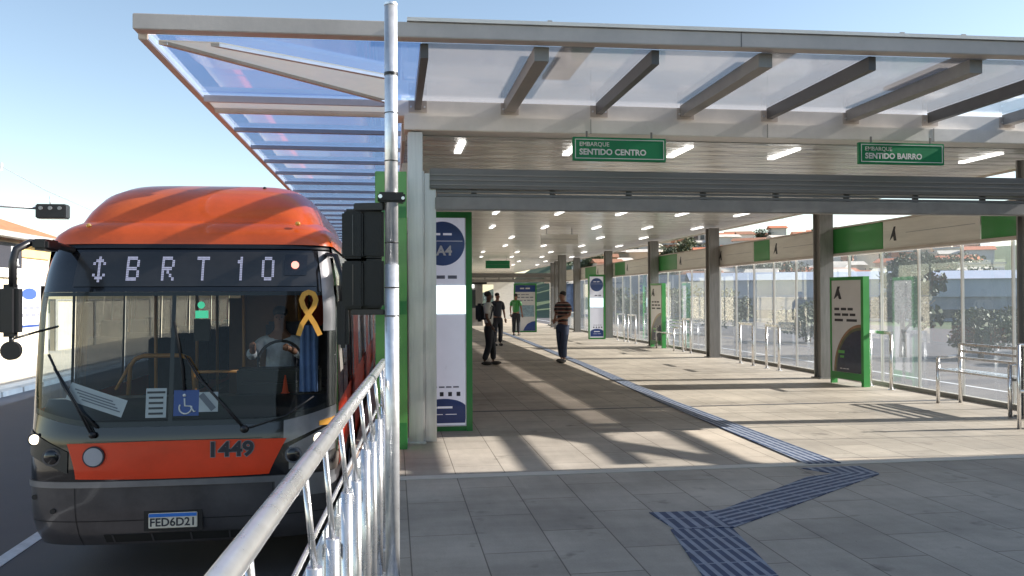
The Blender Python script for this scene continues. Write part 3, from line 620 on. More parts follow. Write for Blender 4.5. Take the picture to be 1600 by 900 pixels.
for y0,y1 in ((-.15,1.5),(1.6,3.0),(3.1,4.3),(4.4,5.3)):
    b=MB(); x0=RX(y0)-.02; x1=RX(y1)-.02
    b.add([(x0,y0,.12),(x1,y1,.12),(x1,y1,.82),(x0,y0,.82),(x0-.008,y0,.12),(x1-.008,y1,.12),(x1-.008,y1,.82),(x0-.008,y0,.82)],[(0,1,2,3),(4,5,6,7),(0,1,5,4),(1,2,6,5),(2,3,7,6),(3,0,4,7)])
    hp(b,'glass_panel',M['balglass'])
hp(MB().tube([(RX(y)-.03,y,.86) for y in (-.6,2,4,5.85)],.008,10),'mid_rail',M['rail'])
# ================================================================= BUS
BX=-1.82; BW=1.31; BD=.44
bus=empty('bus',(BX,7.5,RZ),'orange and graphite articulated bus with BRT 10 on its destination display','bus')
def bp_(mb,name,mt,**k): o=mb.build(name,mt,k.pop('parent',bus),**k); o.matrix_parent_inverse=Matrix.Translation((-BX,-7.5,-RZ)); return o
def lerp(tab,z):
    if z<=tab[0][0]: return tab[0][1]
    for (a,p),(b,q) in zip(tab,tab[1:]):
        if z<=b: return p+(q-p)*(z-a)/(b-a)
    return tab[-1][1]
YF=lambda z: lerp([(-.55,7.66),(-.42,7.56),(-.2,7.50),(.1,7.48),(.4,7.50),(.55,7.53),(1.66,7.68),(1.9,7.75),(2.1,7.84)],z)
WZ=lambda z: lerp([(-.55,1.27),(-.3,1.31),(1.5,1.31),(1.8,1.28),(2.1,1.23)],z)
def S(u,z,off=0):
    u=max(-1,min(1,u)); w_=WZ(z); y=YF(z)+BD*(1-max(0,1-abs(u)**3.6)**(1/3.6)*1.0)
    x=BX+u*w_
    if off:
        e=1e-3; a=Vector(S(min(u+e,1),z))-Vector(S(max(u-e,-1),z)); b=Vector(S(u,z+e))-Vector(S(u,z-e)); n=a.cross(b).normalized()
        if n.y>0 and abs(u)<.98: n=-n
        if abs(u)>=.98 and n.x*u<0: n=-n
        x+=n.x*off; y+=n.y*off; z+=n.z*off
    return (x,y,z)
def us(a,b,n):
    """u samples crowding towards the corners"""
    fa=lambda u: math.copysign(math.asin(min(1,abs(u))**1.8),u); A,B=fa(a),fa(b)
    return [math.copysign(abs(math.sin(A+(B-A)*i/n))**(1/1.8),A+(B-A)*i/n) for i in range(n+1)]
def patch(u0,u1,z0,z1,off=0,nu=40,nz=10):
    """u0,u1: number or f(z01); z0,z1: number or f(u)"""
    cu=lambda q,t: q(t) if callable(q) else q; m_=MB(); rows=[]
    for i in range(nz+1):
        t=i/nz; row=[]
        for u in us(cu(u0,t),cu(u1,t),nu):
            a=cu(z0,u); b=cu(z1,u); row.append(S(u,a+(b-a)*t,off))
        rows.append(row)
    return m_.grid(rows)
wsb=lambda u: .50+.42*max(0,abs(u)-.5)**1.6
bp_(patch(-1,1,-.53,.055,nz=10),'bumper',M['busdark'])
bp_(patch(-1,1,.055,wsb,nz=8),'front_mask',M['blackgloss'])
bp_(patch(-.985,.975,-.0,.052,.012,nz=3),'bumper_top_trim',M['busgrey'])
bp_(MB().grid([[ (S(u,-.53)[0],S(u,-.53)[1],-.53) for u in us(-1,1,40)],[(S(u,-.53)[0],8.4,-.53) for u in us(-1,1,40)]]),'bumper_underside',M['rubber'])
nz1=lambda u: .385-.02*abs(u)+ .0
nb=lambda u: .065+.03*u*u
rows=[]; m_=MB()
def edgeL(t): return -.645-.06*t**1.4
def edgeR(t): return .565+.11*t**1.1
bp_(patch(edgeL,edgeR,nb,nz1,.016,nz=8),'nose_panel',M['busred'])
bp_(patch(.655,.985,lambda u:.29+.55*(u-.6),wsb,.008,nz=5),'lit_corner_panel',M['busgrey'])  # sunlight on the right corner, put into a paler grey
bp_(patch(.60,.985,-.14,.0,.008,nz=4),'lit_bumper_corner',M['busgrey'])  # same side light painted as pale grey on the right bumper corner
hl=bp_(patch(-.985,-.70,lambda u:.12-.55*(u+.70),lambda u:.30-.62*(u+.70),.010),'headlight',M['black'])
h2=bp_(patch(.69,.975,lambda u:.10+.5*(u-.69),lambda u:.30+.62*(u-.69),.012),'headlight',M['busgrey'])
def lamp(u,z,r,mt,par,rim=M['chrome']):
    c=Vector(S(u,z,.014)); 
    o=MB().disc((c.x,c.y-.004,c.z),r*1.22,'y',.02,24); o=bp_(o,'lamp_rim',rim); 
    o2=bp_(MB().sphere((c.x,c.y-.012,c.z),r,14,(1,.35,1)),'lamp_lens',mt)
    for q in (o,o2):
        mw=q.matrix_parent_inverse.copy(); q.parent=par; q.matrix_parent_inverse=par.matrix_parent_inverse if False else Matrix.Identity(4)
lamp(-.925,.40,  .044,M['bulb'],hl,M['black']); lamp(-.80,.26,.062,M['blackgloss'],hl,M['busdark'])
lamp(.885,.345,.058,M['bulb'],h2); lamp(.72,.225,.060,M['blackgloss'],h2)
bp_(patch(.88,.985,.46,lambda u:.50+.3*(u-.88),.013,nu=8,nz=3),'indicator',M['amberglass'])
bp_(patch(-.66,-.655,-.53,.05,.003,nu=2),'panel_gap',M['black']); bp_(patch(.585,.59,-.53,.05,.003,nu=2),'panel_gap',M['black'])
bp_(patch(-.97,.97,-.30,-.293,.003,nz=1),'bumper_crease',M['black'])
bp_(patch(-.5,.5,-.50,-.42,.004,nz=2),'lower_grille',M['rubber'])
for uu in (-.45,-.2,.05,.3): bp_(patch(uu,uu+.012,-.50,-.42,.008,nu=1,nz=1),'grille_rib',M['busdark'])
bp_(patch(-.60,.52,.382,.386,.018,nz=1),'panel_gap',M['black'])
# pillars + windshield + header
wst=1.66
bp_(patch(-1,-.955,wsb,wst,nu=6),'windshield_pillar',M['blackgloss']); bp_(patch(.93,1,wsb,wst,nu=6),'windshield_pillar',M['blackgloss'])
bp_(patch(-.955,.93,wsb,wst,nz=12),'windshield',M['windshield'])
bp_(patch(-.955,.93,wsb,lambda u:wsb(u)+.045,-.006,nz=2),'windshield_border',M['black']); bp_(patch(-.955,.93,wst-.035,wst,-.006,nz=2),'windshield_border',M['black'])
bp_(patch(-.085,-.058,wsb,wst,-.008,nu=2),'centre_bar',M['black'])
bp_(patch(-1,1,wst,2.09,nz=8),'display_surround',M['blackgloss'])
bp_(patch(-.74,.87,1.705,2.015,.010,nz=4),'destination_display',mat('display_glass',(.035,.033,.032),.22,0,.2,4,coat=.4))
bp_(patch(-.99,.98,2.045,2.085,.014,nz=2),'visor_strip',M['black'])
bp_(patch(.90,.975,1.30,2.03,.010,nu=8),'grey_corner_strip',M['busgrey'])  # plain grey strip up the right corner
# destination glyphs, dot matrix
GL={'B':["11110","10001","10001","11110","10001","10001","11110"],'R':["11110","10001","10001","11110","10100","10010","10001"],'T':["11111","00100","00100","00100","00100","00100","00100"],
'1':["00100","01100","00100","00100","00100","00100","00100"],'0':["01110","10001","10001","10001","10001","10001","01110"],'a':["00100","01110","10101","00100","00100","00100","10101","01110","00100"]}
for ch,px in (('a',140),('B',194),('R',250),('T',306),('1',368),('0',412)):
    xc=-2.56+(px-140)*.00529; b=MB(); cw,chh=.0215,(.031 if ch!='a' else .0255)
    for r,row in enumerate(GL[ch]):
        for c,q in enumerate(row):
            if q=='1':
                for sx_,sz_ in ((-.25,-.25),(.25,-.25),(-.25,.25),(.25,.25)):
                    X=xc+(c-2+sx_)*cw; Zc=1.965-(r+.5+sz_)*chh+.01; y=S((X-BX)/BW,Zc)[1]-.0145
                    b.box(X-cw*.19,X+cw*.19,y-.001,y,Zc-chh*.19,Zc+chh*.19)
    bp_(b,'display_character',M['led'])
X=-.885; y=S((X-BX)/BW,1.90)[1]; bp_(MB().disc((X,y-.03,1.90),.034,'y',.014,20),'red_marker_lamp',M['redlight'])
# roof
def roofpatch(prof,hw,ys0,zb,pw=5,n=40,cor=.3):
    rows=[]
    for dy,z in prof:
        row=[]
        for j in range(n+1):
            a=-1+2*j/n; u=math.copysign(abs(math.sin(a*math.pi/2))**.7,a); 
            fall=max(0,1-abs(u)**pw)**.5; row.append((BX+u*hw,ys0+dy+cor*(1-max(0,1-abs(u)**3.6)**(1/3.6)),zb+(z-zb)*fall))
        rows.append(row)
    return MB().grid(rows)
bp_(roofpatch([(0,2.09),(.02,2.17),(.08,2.25),(.2,2.31),(.4,2.36),(.8,2.41),(2,2.44),(18,2.44)],1.255,7.82,2.08,pw=7,cor=.36),'roof',M['buspaint'])
bp_(roofpatch([(0,2.20),(.03,2.32),(.09,2.43),(.2,2.54),(.4,2.65),(.7,2.725),(1.1,2.78),(1.6,2.81),(4,2.81),(4.1,2.3)],1.10,8.0,2.1,pw=6,cor=.25),'roof_pod',M['buspaint'])
bp_(roofpatch([(0,2.235),(.0,2.25)],1.105,7.993,2.235,pw=60,cor=.25),'pod_seam',M['busdark'])
for xx in (-2.35,-1.2): bp_(MB().tube([(BX+(xx+1.82),7.86+k*.0,2.10) for k in (0,)]+[(BX+(xx+1.82),7.87,2.15),(BX+(xx+1.82),7.90,2.20)],.004,5),'roof_seam',M['busdark'])
for X,z,yy in ((-.88,2.29,7.93),(-2.72,2.26,7.96)): bp_(MB().sphere((X,yy,z),.022,10,(1.2,1,1)),'marker_lamp',M['amberglass'])
bp_(MB().sphere((-1.28,8.62,2.70),.02,10),'roof_sensor',M['black'])
# sides
def side(sx_,y0,y1,z0,z1,off=0):
    X=lambda z: BX+sx_*(WZ(z)+off); return MB().add([(X(z0),y0,z0),(X(z0),y1,z0),(X(z1),y1,z1),(X(z1),y0,z1)],[(0,1,2,3)])
YS=7.93; YE=25.5
for sx_ in (-1,1):
    bp_(side(sx_,YS+.05,YE,-.53,.05),'side_skirt',M['busdark']); bp_(side(sx_,YS+.0,YE,.05,.62),'side_panel',M['busred'])
    bp_(side(sx_,YS+.10,YE,1.72,2.14),'side_panel',M['blackgloss'])
    y=YS+.02; k=0
    while y<YE-.5:
        y2=min(y+(.75 if k==0 else 1.55),YE); 
        bp_(side(sx_,y+.06,y2,.62,1.72),'side_window',M['windshield'] if k==0 else M['sideglass']); bp_(side(sx_,y-.02,y+.06,.62,1.72,.004),'window_pillar',M['black']); y=y2; k+=1
bp_(MB().box(BX-1.28,BX+1.28,YE,YE+.05,-.5,2.3),'rear_wall',M['busred'])
bp_(side(1,8.02,8.42,.9,2.04,.012),'pillar_panel',M['busbeige'])
for y0 in (10.2,14.6,19.4):
    d_=bp_(side(1,y0,y0+.62,-.1,1.78,.05),'door',M['busred']); d2=bp_(side(1,y0+.66,y0+1.28,-.1,1.78,.05),'door',M['busred'])
for y0 in (9.9,17.5,23):
    for sx_ in (-1,1):
        wx=BX+sx_*1.17; bp_(MB().disc((wx,y0,RZ+.48),.48,'x',.26,28),'wheel',M['rubber']); bp_(MB().disc((wx+sx_*.135,y0,RZ+.48),.27,'x',.02,20),'wheel_rim',M['busgrey'])
# interior
bp_(MB().box(BX-1.2,BX+1.2,8.1,YE-.1,-.05,0),'cabin_floor',M['floorbus'])
bp_(MB().box(BX-1.2,BX+1.2,8.2,YE-.1,2.0,2.05),'cabin_ceiling',M['interior'])
ds=[]
rows=[[S(u,.56,-.05) for u in us(-.96,.96,24)],[(p[0],p[1]+.28+.2*(1-abs(u)),.70) for u,p in [(u,S(u,.56)) for u in us(-.96,.96,24)]],[(BX+u*1.2,8.55,.66) for u in us(-.96,.96,24)],[(BX+u*1.2,8.56,0) for u in us(-.96,.96,24)]]
bp_(MB().grid(rows),'dashboard',M['black'])
bp_(MB().box(-1.50,-.72,8.30,8.55,.66,.92).box(-1.45,-.8,8.22,8.30,.66,.80),'instrument_binnacle',M['black'],bevel=.02)
sw=[(-1.12+.21*math.cos(a),8.52+.09*math.sin(a),.98+.19*math.sin(a)) for a in [2*math.pi*k/24 for k in range(25)]]
bp_(MB().tube(sw,.014,8),'steering_wheel',M['black'])
bp_(MB().box(-1.34,-.86,9.05,9.2,.4,1.35).box(-1.34,-.86,8.75,9.1,.4,.52),'driver_seat',M['seat'],bevel=.03)
bp_(MB().box(-1.60,-1.02,9.35,9.39,.1,1.75),'driver_partition',M['brown']); bp_(MB().box(-2.0,-1.62,10.6,10.64,0,1.6),'cabin_partition',M['brown'])
bp_(MB().box(-2.02,-1.5,12.5,12.54,0,1.5),'cabin_partition',M['brown'])
def pole(x,y,z0=0,z1=2.0): bp_(MB().tube([(x,y,z0),(x,y,z1)],.018,10),'grab_pole',M['amber'])
for x,y in ((-2.45,9.1),(-2.22,9.9),(-2.28,11.3),(-1.60,9.3),(-1.72,10.3),(-1.45,11.0),(-2.3,13.2),(-1.3,13.2),(-1.75,12.2),(-1.02,9.35)): pole(x,y)
arch=[(-2.62,8.75,.60),(-2.60,8.75,.93),(-2.55,8.75,1.0),(-2.47,8.75,1.03),(-2.12,8.75,1.03),(-2.04,8.75,1.0),(-2.0,8.75,.93),(-1.98,8.75,.6)]
bp_(MB().tube(arch,.022,12),'grab_hoop',M['amber'])
bp_(MB().tube([(-2.60,8.75,.95),(-2.72,8.7,.7)],.016,10),'grab_hoop',M['amber'])
bp_(MB().tube([(-1.98,8.75,.86),(-1.55,8.75,.86)],.016,10),'grab_bar',M['amber'])
bp_(MB().tube([(-2.55,10,1.93),(-2.55,24,1.93)],.015,8),'ceiling_rail',M['amber']); bp_(MB().tube([(-1.05,10,1.93),(-1.05,24,1.93)],.015,8),'ceiling_rail',M['amber'])
for r in range(7):
    y=10.3+r*1.35
    for x in (-2.78,-1.15):
        bp_(MB().box(x-.2,x+.22,y,y+.42,.38,.46).box(x-.2,x+.22,y+.42,y+.5,.4,1.12),'passenger_seat',M['seat'],bevel=.02)
bp_(MB().sphere((-2.02,9.2,1.53),.038,12),'green_lamp',M['greenlamp']); bp_(MB().box(-2.08,-1.96,9.2,9.26,1.39,1.47),'ticket_machine',M['greenlamp'])
bp_(MB().box(-2.1,-1.94,9.22,9.3,1.15,1.38),'ticket_machine',M['black'])
# things on / behind the glass
def on_glass(X,Z,w_,h,mt,name,off=-.010,tilt=0,n=6):
    rows=[]
    for i in range(n+1):
        row=[]
        for j in range(n+1):
            a=(j/n-.5)*w_; c=(i/n-.5)*h; x=X+a*math.cos(tilt)-c*math.sin(tilt); z=Z+a*math.sin(tilt)+c*math.cos(tilt); row.append(S((x-BX)/WZ(z),z,off))
        rows.append(row)
    return bp_(MB().grid(rows,False),name,mt)
on_glass(-2.035,.70,.17,.25,M['paper'],'paper_notice')
for k in range(5): on_glass(-2.035,.79-k*.045,.12 if k else .15,.018,M['ink'],'printed_line',off=-.006)
on_glass(-1.785,.695,.21,.22,M['blue'],'wheelchair_sign')
on_glass(-1.60,.70,.16,.17,M['paper'],'paper_notice'); on_glass(-1.61,.70,.05,.17,M['greyink'],'printed_line',off=-.006,tilt=.7)
on_glass(-2.53,.735,.50,.15,M['paper'],'flyer_sheet',tilt=-.33); 
for k in range(4): on_glass(-2.55+.02*k,.775-k*.03,.34,.010,M['greyink'],'printed_line',off=-.006,tilt=-.33)
def wpt(X,Z,off=-.006): return S((X-BX)/WZ(Z),Z,off)
cxw,czw=-1.79,.69
ring=[wpt(cxw+.052*math.cos(a),czw-.035+.052*math.sin(a)) for a in [R(150+ k*15) for k in range(16)]]
bp_(MB().tube(ring,.0075,6).tube([wpt(cxw-.01,czw+.045),wpt(cxw-.005,czw-.02),wpt(cxw+.04,czw-.022),wpt(cxw+.07,czw-.07),wpt(cxw+.085,czw-.065)],.0075,6).sphere(wpt(cxw-.012,czw+.07),.015,8),'wheelchair_symbol',M['white'])
on_glass(-.885,1.895,.19,.19,M['blackgloss'],'lamp_housing',off=.016)
# awareness ribbon
def ribbon():
    pts=[(.10,-.19),(.055,-.09),(0,.0),(-.045,.07),(-.062,.13),(-.04,.185),(0,.20),(.04,.185),(.062,.13),(.045,.07),(0,.0),(-.055,-.09),(-.085,-.19)]
    b=MB()
    fine=[]
    for i in range(len(pts)-1):
        for k in range(4): t=k/4; fine.append((pts[i][0]*(1-t)+pts[i+1][0]*t,pts[i][1]*(1-t)+pts[i+1][1]*t))
    fine.append(pts[-1])
    L_,R_=[],[]
    for i,(x,z) in enumerate(fine):
        a=fine[max(i-1,0)]; c=fine[min(i+1,len(fine)-1)]; dx,dz=c[0]-a[0],c[1]-a[1]; l=math.hypot(dx,dz) or 1; nx,nz=-dz/l*.022,dx/l*.022
        off=.006+.003*i/len(fine); L_.append(wpt(-.765+x+nx,1.45+z+nz,off)); R_.append(wpt(-.765+x-nx,1.45+z-nz,off))
    b.grid([L_,R_],False); return b
bp_(ribbon(),'awareness_ribbon',M['yellow'])
bc=MB(); rows=[]
for i in range(13):
    z=.72+i*.62/12; rows.append([(-.88+.17*j/12,8.02+.018*math.sin(j*1.6+i*.15)+.10*(z-.72),z) for j in range(13)])
bp_(MB().grid(rows),'blue_curtain',M['curtain'])
bp_(MB().tube([(-1.02,8.12,.70),(-1.02,8.12,.71),(-1.02,8.12,.87)],.05,14,rs=[.045,.03,.006]),'small_cone',M['orange'])
# wipers
def wiper(pts,blade):
    w1=bp_(MB().tube([wpt(*p,.03) for p in pts],.008,8).tube([wpt(p[0]+.03,p[1]-.02,.03) for p in pts],.006,8),'wiper',M['black'])
    w2=bp_(MB().tube([wpt(*p,.022) for p in blade],.011,8),'wiper_blade',M['rubber'])
wiper([(-1.30,.47),(-1.5,.70),(-1.68,.90),(-1.80,1.10)],[(-1.80,.80),(-1.82,1.0),(-1.86,1.2),(-1.90,1.40)])
wiper([(-2.55,.46),(-2.70,.72),(-2.88,1.0)],[(-2.50,.50),(-2.66,.66),(-2.80,.86),(-2.94,1.12)])
bp_(MB().sphere(wpt(-1.29,.46,.03),.035,10),'wiper_pivot',M['black']); bp_(MB().sphere(wpt(-2.53,.44,.03),.03,10),'wiper_pivot',M['black'])
bp_(MB().tube([wpt(-1.25,.47,.03),wpt(-.95,.56,.03),wpt(-.72,.72,.03)],.008,8),'wiper',M['black'])
# nose emblem, fleet number, plate
y=S((-2.52-BX)/BW,.27)[1]
bp_(MB().disc((-2.515,y-.030,.265),.088,'y',.02,32),'emblem_rim',M['ink']); bp_(MB().disc((-2.515,y-.042,.265),.076,'y',.006,32),'emblem',M['emblem'])
def btext(name,s,size,mt,X,Z,off,bold,sx=1):
    yy=S((X-BX)/BW,Z)[1]-off; o=text(name,s,size,mt,bus,(X-BX,yy-7.5,Z-RZ),(R(90),0,math.atan2(S((X+.05-BX)/BW,Z)[1]-S((X-.05-BX)/BW,Z)[1],.1)),bold,.001,sx); return o
btext('fleet_number','1449',.175,M['busgrey'],-1.40,.292,.0195,.011,1.12)
btext('fleet_number','1449',.175,M['ink'],-1.40,.292,.0215,.005,1.12)
y=S((-1.88-BX)/BW,-.29)[1]
pl=bp_(MB().box(-2.08,-1.68,y-.035,y-.02,-.365,-.235),'licence_plate',M['platewhite'],bevel=.005)
bp_(MB().box(-2.076,-1.684,y-.0375,y-.0352,-.268,-.239),'plate_header',M['plateblue'])
btext('plate_number','FED6D21',.098,M['ink'],-1.88,-.316,.044,.0018,.98)
bp_(MB().box(-2.12,-1.64,y-.018,y-.008,-.39,-.20),'plate_recess',M['black'])
for u,z in ((-.93,-.09),(-.80,-.2),(.80,-.17)):
    c=S(u,z,.006); bp_(MB().disc((c[0],c[1],c[2]),.022,'y',.02,14),'tow_cover',M['black'])
# mirrors
bp_(MB().tube([(-2.82,7.90,2.03),(-2.86,7.5,2.07),(-2.93,7.25,2.06),(-3.00,7.17,2.0),(-3.02,7.16,1.90),(-3.02,7.16,1.70)],.030,12),'mirror_arm',M['black'])
bp_(MB().box(-3.115,-2.965,7.10,7.24,1.30,1.72),'mirror',M['black'],bevel=.035)
bp_(MB().box(-2.90,-2.78,7.2,7.5,2.0,2.09),'mirror_arm_cover',M['black'],bevel=.02)
bp_(MB().tube([(-3.03,7.16,1.31),(-3.03,7.16,1.24)],.02,8).disc((-3.03,7.16,1.19),.075,'y',.05,24),'round_mirror',M['black'])
bp_(MB().tube([(-3.03,7.16,1.28),(-2.93,7.4,1.33),(-2.92,7.8,1.36)],.010,8),'mirror_arm',M['black'])
bp_(MB().tube([(-.62,7.95,2.0),(-.52,7.7,1.98),(-.46,7.6,1.8),(-.46,7.6,1.5)],.024,12),'mirror_arm',M['black'])
bp_(MB().box(-.50,-.40,7.55,7.66,1.15,1.6),'mirror',M['black'],bevel=.03)
# ================================================================= people
def skin(name,verts,edges_,mt,parent,lv=2,root=0):
    me=bpy.data.meshes.new(name); me.from_pydata([v[0] for v in verts],edges_,[]); o=bpy.data.objects.new(name,me); C.objects.link(o); o.parent=parent
    md=o.modifiers.new('skin','SKIN'); me.skin_vertices
    for i,v in enumerate(verts): s_=me.skin_vertices[0].data[i]; s_.radius=v[1]; s_.use_root=(i==root)
    md.use_smooth_shade=True; sb=o.modifiers.new('sub','SUBSURF'); sb.levels=lv; sb.render_levels=lv
    me.materials.append(mt); return o
def person(loc,rz,label,skinm,shirt,trous,sleeve,pose,grp=None,bag=False,hairm='hair'):
    p=empty('person',loc,label,'person',grp,rz)
    # local frame: faces -Y; x to its left hand
    la,ra=pose['L'],pose['R']; lf,rf=pose['lf'],pose['rf']
    V=[((0,0,.95),(.13,.09)),((0,.01,1.12),(.125,.085)),((0,.01,1.30),(.145,.095)),((0,.02,1.42),(.10,.075)),((0,.01,1.49),(.05,.05)),((0,-.01,1.58),(.075,.085)),((0,-.01,1.68),(.07,.08)),
       ((.17,.01,1.40),(.055,.055)),(la[0],(.042,.042)),(la[1],(.030,.030)),((-.17,.01,1.40),(.055,.055)),(ra[0],(.042,.042)),(ra[1],(.030,.030)),
       ((.095,0,.88),(.085,.085)),(lf[0],(.058,.058)),(lf[1],(.036,.036)),((-.095,0,.88),(.085,.085)),(rf[0],(.058,.058)),(rf[1],(.036,.036))]
    E_=[(0,1),(1,2),(2,3),(3,4),(4,5),(5,6),(3,7),(7,8),(8,9),(3,10),(10,11),(11,12),(0,13),(13,14),(14,15),(0,16),(16,17),(17,18)]
    V=[(v,(r[0]*.92,r[1]*.92)) for v,r in V]
    for h in (la,ra):
        pass
    body=skin('body',V,E_,skinm,p)
    # face features
    fc_=MB(); fc_.sphere((0,-.10,1.60),.014,8,(.8,1.2,1.3)).sphere((.075,-.01,1.60),.018,8,(.5,.8,1.2)).sphere((-.075,-.01,1.60),.018,8,(.5,.8,1.2)); fc_.build('face_detail',skinm,p)
    MB().sphere((.028,-.088,1.625),.009,8).sphere((-.028,-.088,1.625),.009,8).build('eye',M['ink'],p)
    MB().sphere((0,.028,1.672),.088,14,(.90,.98,.80)).build('hair',M[hairm],p)
    # hands: palm and five fingers
    for side_,h in ((1,la),(-1,ra)):
        w_=Vector(h[1]); d_=(Vector(h[1])-Vector(h[0])).normalized(); q=d_.cross(Vector((0,1,.2))).normalized(); 
        b=MB().tube([w_,w_+d_*.05,w_+d_*.095],.03,8,rs=[.024,.034,.030])
        for k in range(4):
            s0=w_+d_*.09+q*(-.024+.016*k); ln=.07-.008*abs(k-1.5); b.tube([s0,s0+d_*ln*.6,s0+d_*ln+Vector((0,-.015,0))],.008,6,rs=[.009,.008,.006])
        b.tube([w_+d_*.03+q*.03,w_+d_*.065+q*.052,w_+d_*.09+q*.052],.009,6); b.build('hand',skinm,p)
    # clothing
    k=1.08
    SV=[((0,0,.90),(.155*k,.115*k)),((0,.01,1.12),(.145*k,.105*k)),((0,.01,1.30),(.165*k,.115*k)),((0,.015,1.42),(.11*k,.085*k)),((.185,.01,1.39),(.072*k,.07*k)),((-.185,.01,1.39),(.072*k,.07*k))]
    t_=sleeve; l1=tuple(Vector((.185,.01,1.39)).lerp(Vector(la[0]),t_)); r1=tuple(Vector((-.185,.01,1.39)).lerp(Vector(ra[0]),t_))
    SV+=[(l1,(.062*k,.062*k)),(r1,(.062*k,.062*k))]
    skin('shirt',SV,[(0,1),(1,2),(2,3),(3,4),(3,5),(4,6),(5,7)],shirt,p)
    TV=[((0,0,.97),(.145*k,.11*k)),((0,0,.90),(.15*k,.115*k)),((.095,0,.80),(.10*k,.10*k)),(lf[0],(.078*k,.078*k)),((lf[1][0],lf[1][1],lf[1][2]+.03),(.066*k,.066*k)),((-.095,0,.80),(.10*k,.10*k)),(rf[0],(.078*k,.078*k)),((rf[1][0],rf[1][1],rf[1][2]+.03),(.066*k,.066*k))]
    skin('trousers',TV,[(0,1),(1,2),(2,3),(3,4),(1,5),(5,6),(6,7)],trous,p)
    for ft in (lf[1],rf[1]):
        x,y,_=ft; MB().sphere((x,y-.06,.045),.05,12,(1,2.7,.9)).build('shoe',M['shoe'],p)
    if bag: MB().box(-.15,.15,.13,.30,1.02,1.45).build('backpack',M['bag'],p,bevel=.05); MB().tube([(.1,.14,1.42),(.1,0,1.47),(.1,-.12,1.36),(.12,-.06,1.1),(.13,.14,1.08)],.018,8).tube([(-.1,.14,1.42),(-.1,0,1.47),(-.1,-.12,1.36),(-.12,-.06,1.1),(-.13,.14,1.08)],.018,8).build('backpack_strap',M['bag'],p)
    return p
down={'L':((.24,.02,1.14),(.25,-.05,.90)),'R':((-.24,.02,1.14),(-.25,-.05,.90)),'lf':((.10,-.02,.48),(.10,.02,.08)),'rf':((-.10,-.02,.48),(-.11,.0,.08))}
walk={'L':((.24,.05,1.14),(.26,-.02,.90)),'R':((-.23,.02,1.13),(-.22,-.10,.92)),'lf':((.10,-.07,.48),(.10,-.09,.08)),'rf':((-.10,-.02,.47),(-.10,.10,.08))}
front={'L':((.24,.02,1.15),(.05,-.20,1.06)),'R':((-.24,.02,1.15),(-.08,-.20,1.02)),'lf':((.10,-.06,.48),(.12,-.08,.08)),'rf':((-.10,.02,.48),(-.11,.08,.08))}
person((2.22,19.5,0),R(75),'man in a white T-shirt and black trousers with a dark backpack beside the A4 totem',M['skin1'],M['tee'],M['trouser'],.75,walk,bag=True)
person((4.06,19.85,0),R(-55),'man in a brown striped shirt and jeans standing on the pale floor line',M['skin2'],M['stripe'],M['jean'],.8,front)
mg='people waiting far down the hall'
person((3.36,27,0),R(20),'distant person in dark clothes just behind the backpack man',M['skin2'],M['bag'],M['trouser'],.9,down,mg)
person((5.0,34,0),R(150),'distant person in a green shirt left of the blue headed map panel',M['skin2'],M['green'],M['trouser'],.7,down,mg)
dr=empty('person',(-1.18,8.98,.09),'bus driver in a pale shirt seated behind the steering wheel','person')
k=1.0
skin('body',[((0,0,.72),(.12,.10)),((0,.02,1.08),(.12,.09)),((0,.02,1.18),(.05,.05)),((0,-.01,1.27),(.07,.08)),((0,-.01,1.36),(.066,.078)),((.19,0,1.06),(.05,.05)),((.25,-.22,.92),(.04,.04)),((.12,-.44,1.02),(.03,.03)),((-.19,0,1.06),(.05,.05)),((-.25,-.22,.92),(.04,.04)),((-.20,-.44,1.04),(.03,.03))],[(0,1),(1,2),(2,3),(3,4),(1,5),(5,6),(6,7),(1,8),(8,9),(9,10)],M['skin2'],dr)
skin('shirt',[((0,0,.58),(.16,.12)),((0,.01,.85),(.165,.12)),((0,.02,1.07),(.13,.10)),((.20,0,1.04),(.075,.07)),((.255,-.20,.92),(.06,.06)),((.19,-.34,.97),(.048,.048)),((-.20,0,1.04),(.075,.07)),((-.255,-.20,.92),(.06,.06)),((-.23,-.34,.98),(.048,.048))],[(0,1),(1,2),(2,3),(3,4),(4,5),(2,6),(6,7),(7,8)],mat('pale_shirt',(.62,.66,.74),.8,0,.25,14,.2,30),dr)
skin('trousers',[((0,.02,.55),(.16,.13)),((.11,-.1,.53),(.09,.09)),((.14,-.42,.50),(.07,.07)),((.14,-.5,.15),(.05,.05)),((-.11,-.1,.53),(.09,.09)),((-.14,-.42,.50),(.07,.07)),((-.14,-.5,.15),(.05,.05))],[(0,1),(1,2),(2,3),(0,4),(4,5),(5,6)],M['trouser'],dr)
MB().sphere((0,.022,1.365),.085,14,(.9,.98,.8)).build('hair',M['hair'],dr); MB().sphere((0,-.09,1.285),.013,8,(.8,1.2,1.3)).build('nose',M['skin2'],dr)
for ex in (-.028,.028): MB().sphere((ex,-.082,1.31),.008,8).build('eye',M['ink'],dr)
for hx,hy,hz in ((.12,-.46,1.02),(-.20,-.46,1.04)):
    b=MB().sphere((hx,hy,hz),.036,10,(.8,1,1.1))
    for q in range(4): b.tube([(hx-.02+.014*q,hy-.02,hz+.02),(hx-.02+.014*q,hy-.05,hz+.01),(hx-.02+.014*q,hy-.045,hz-.025)],.008,6)
    b.build('hand',M['skin2'],dr)
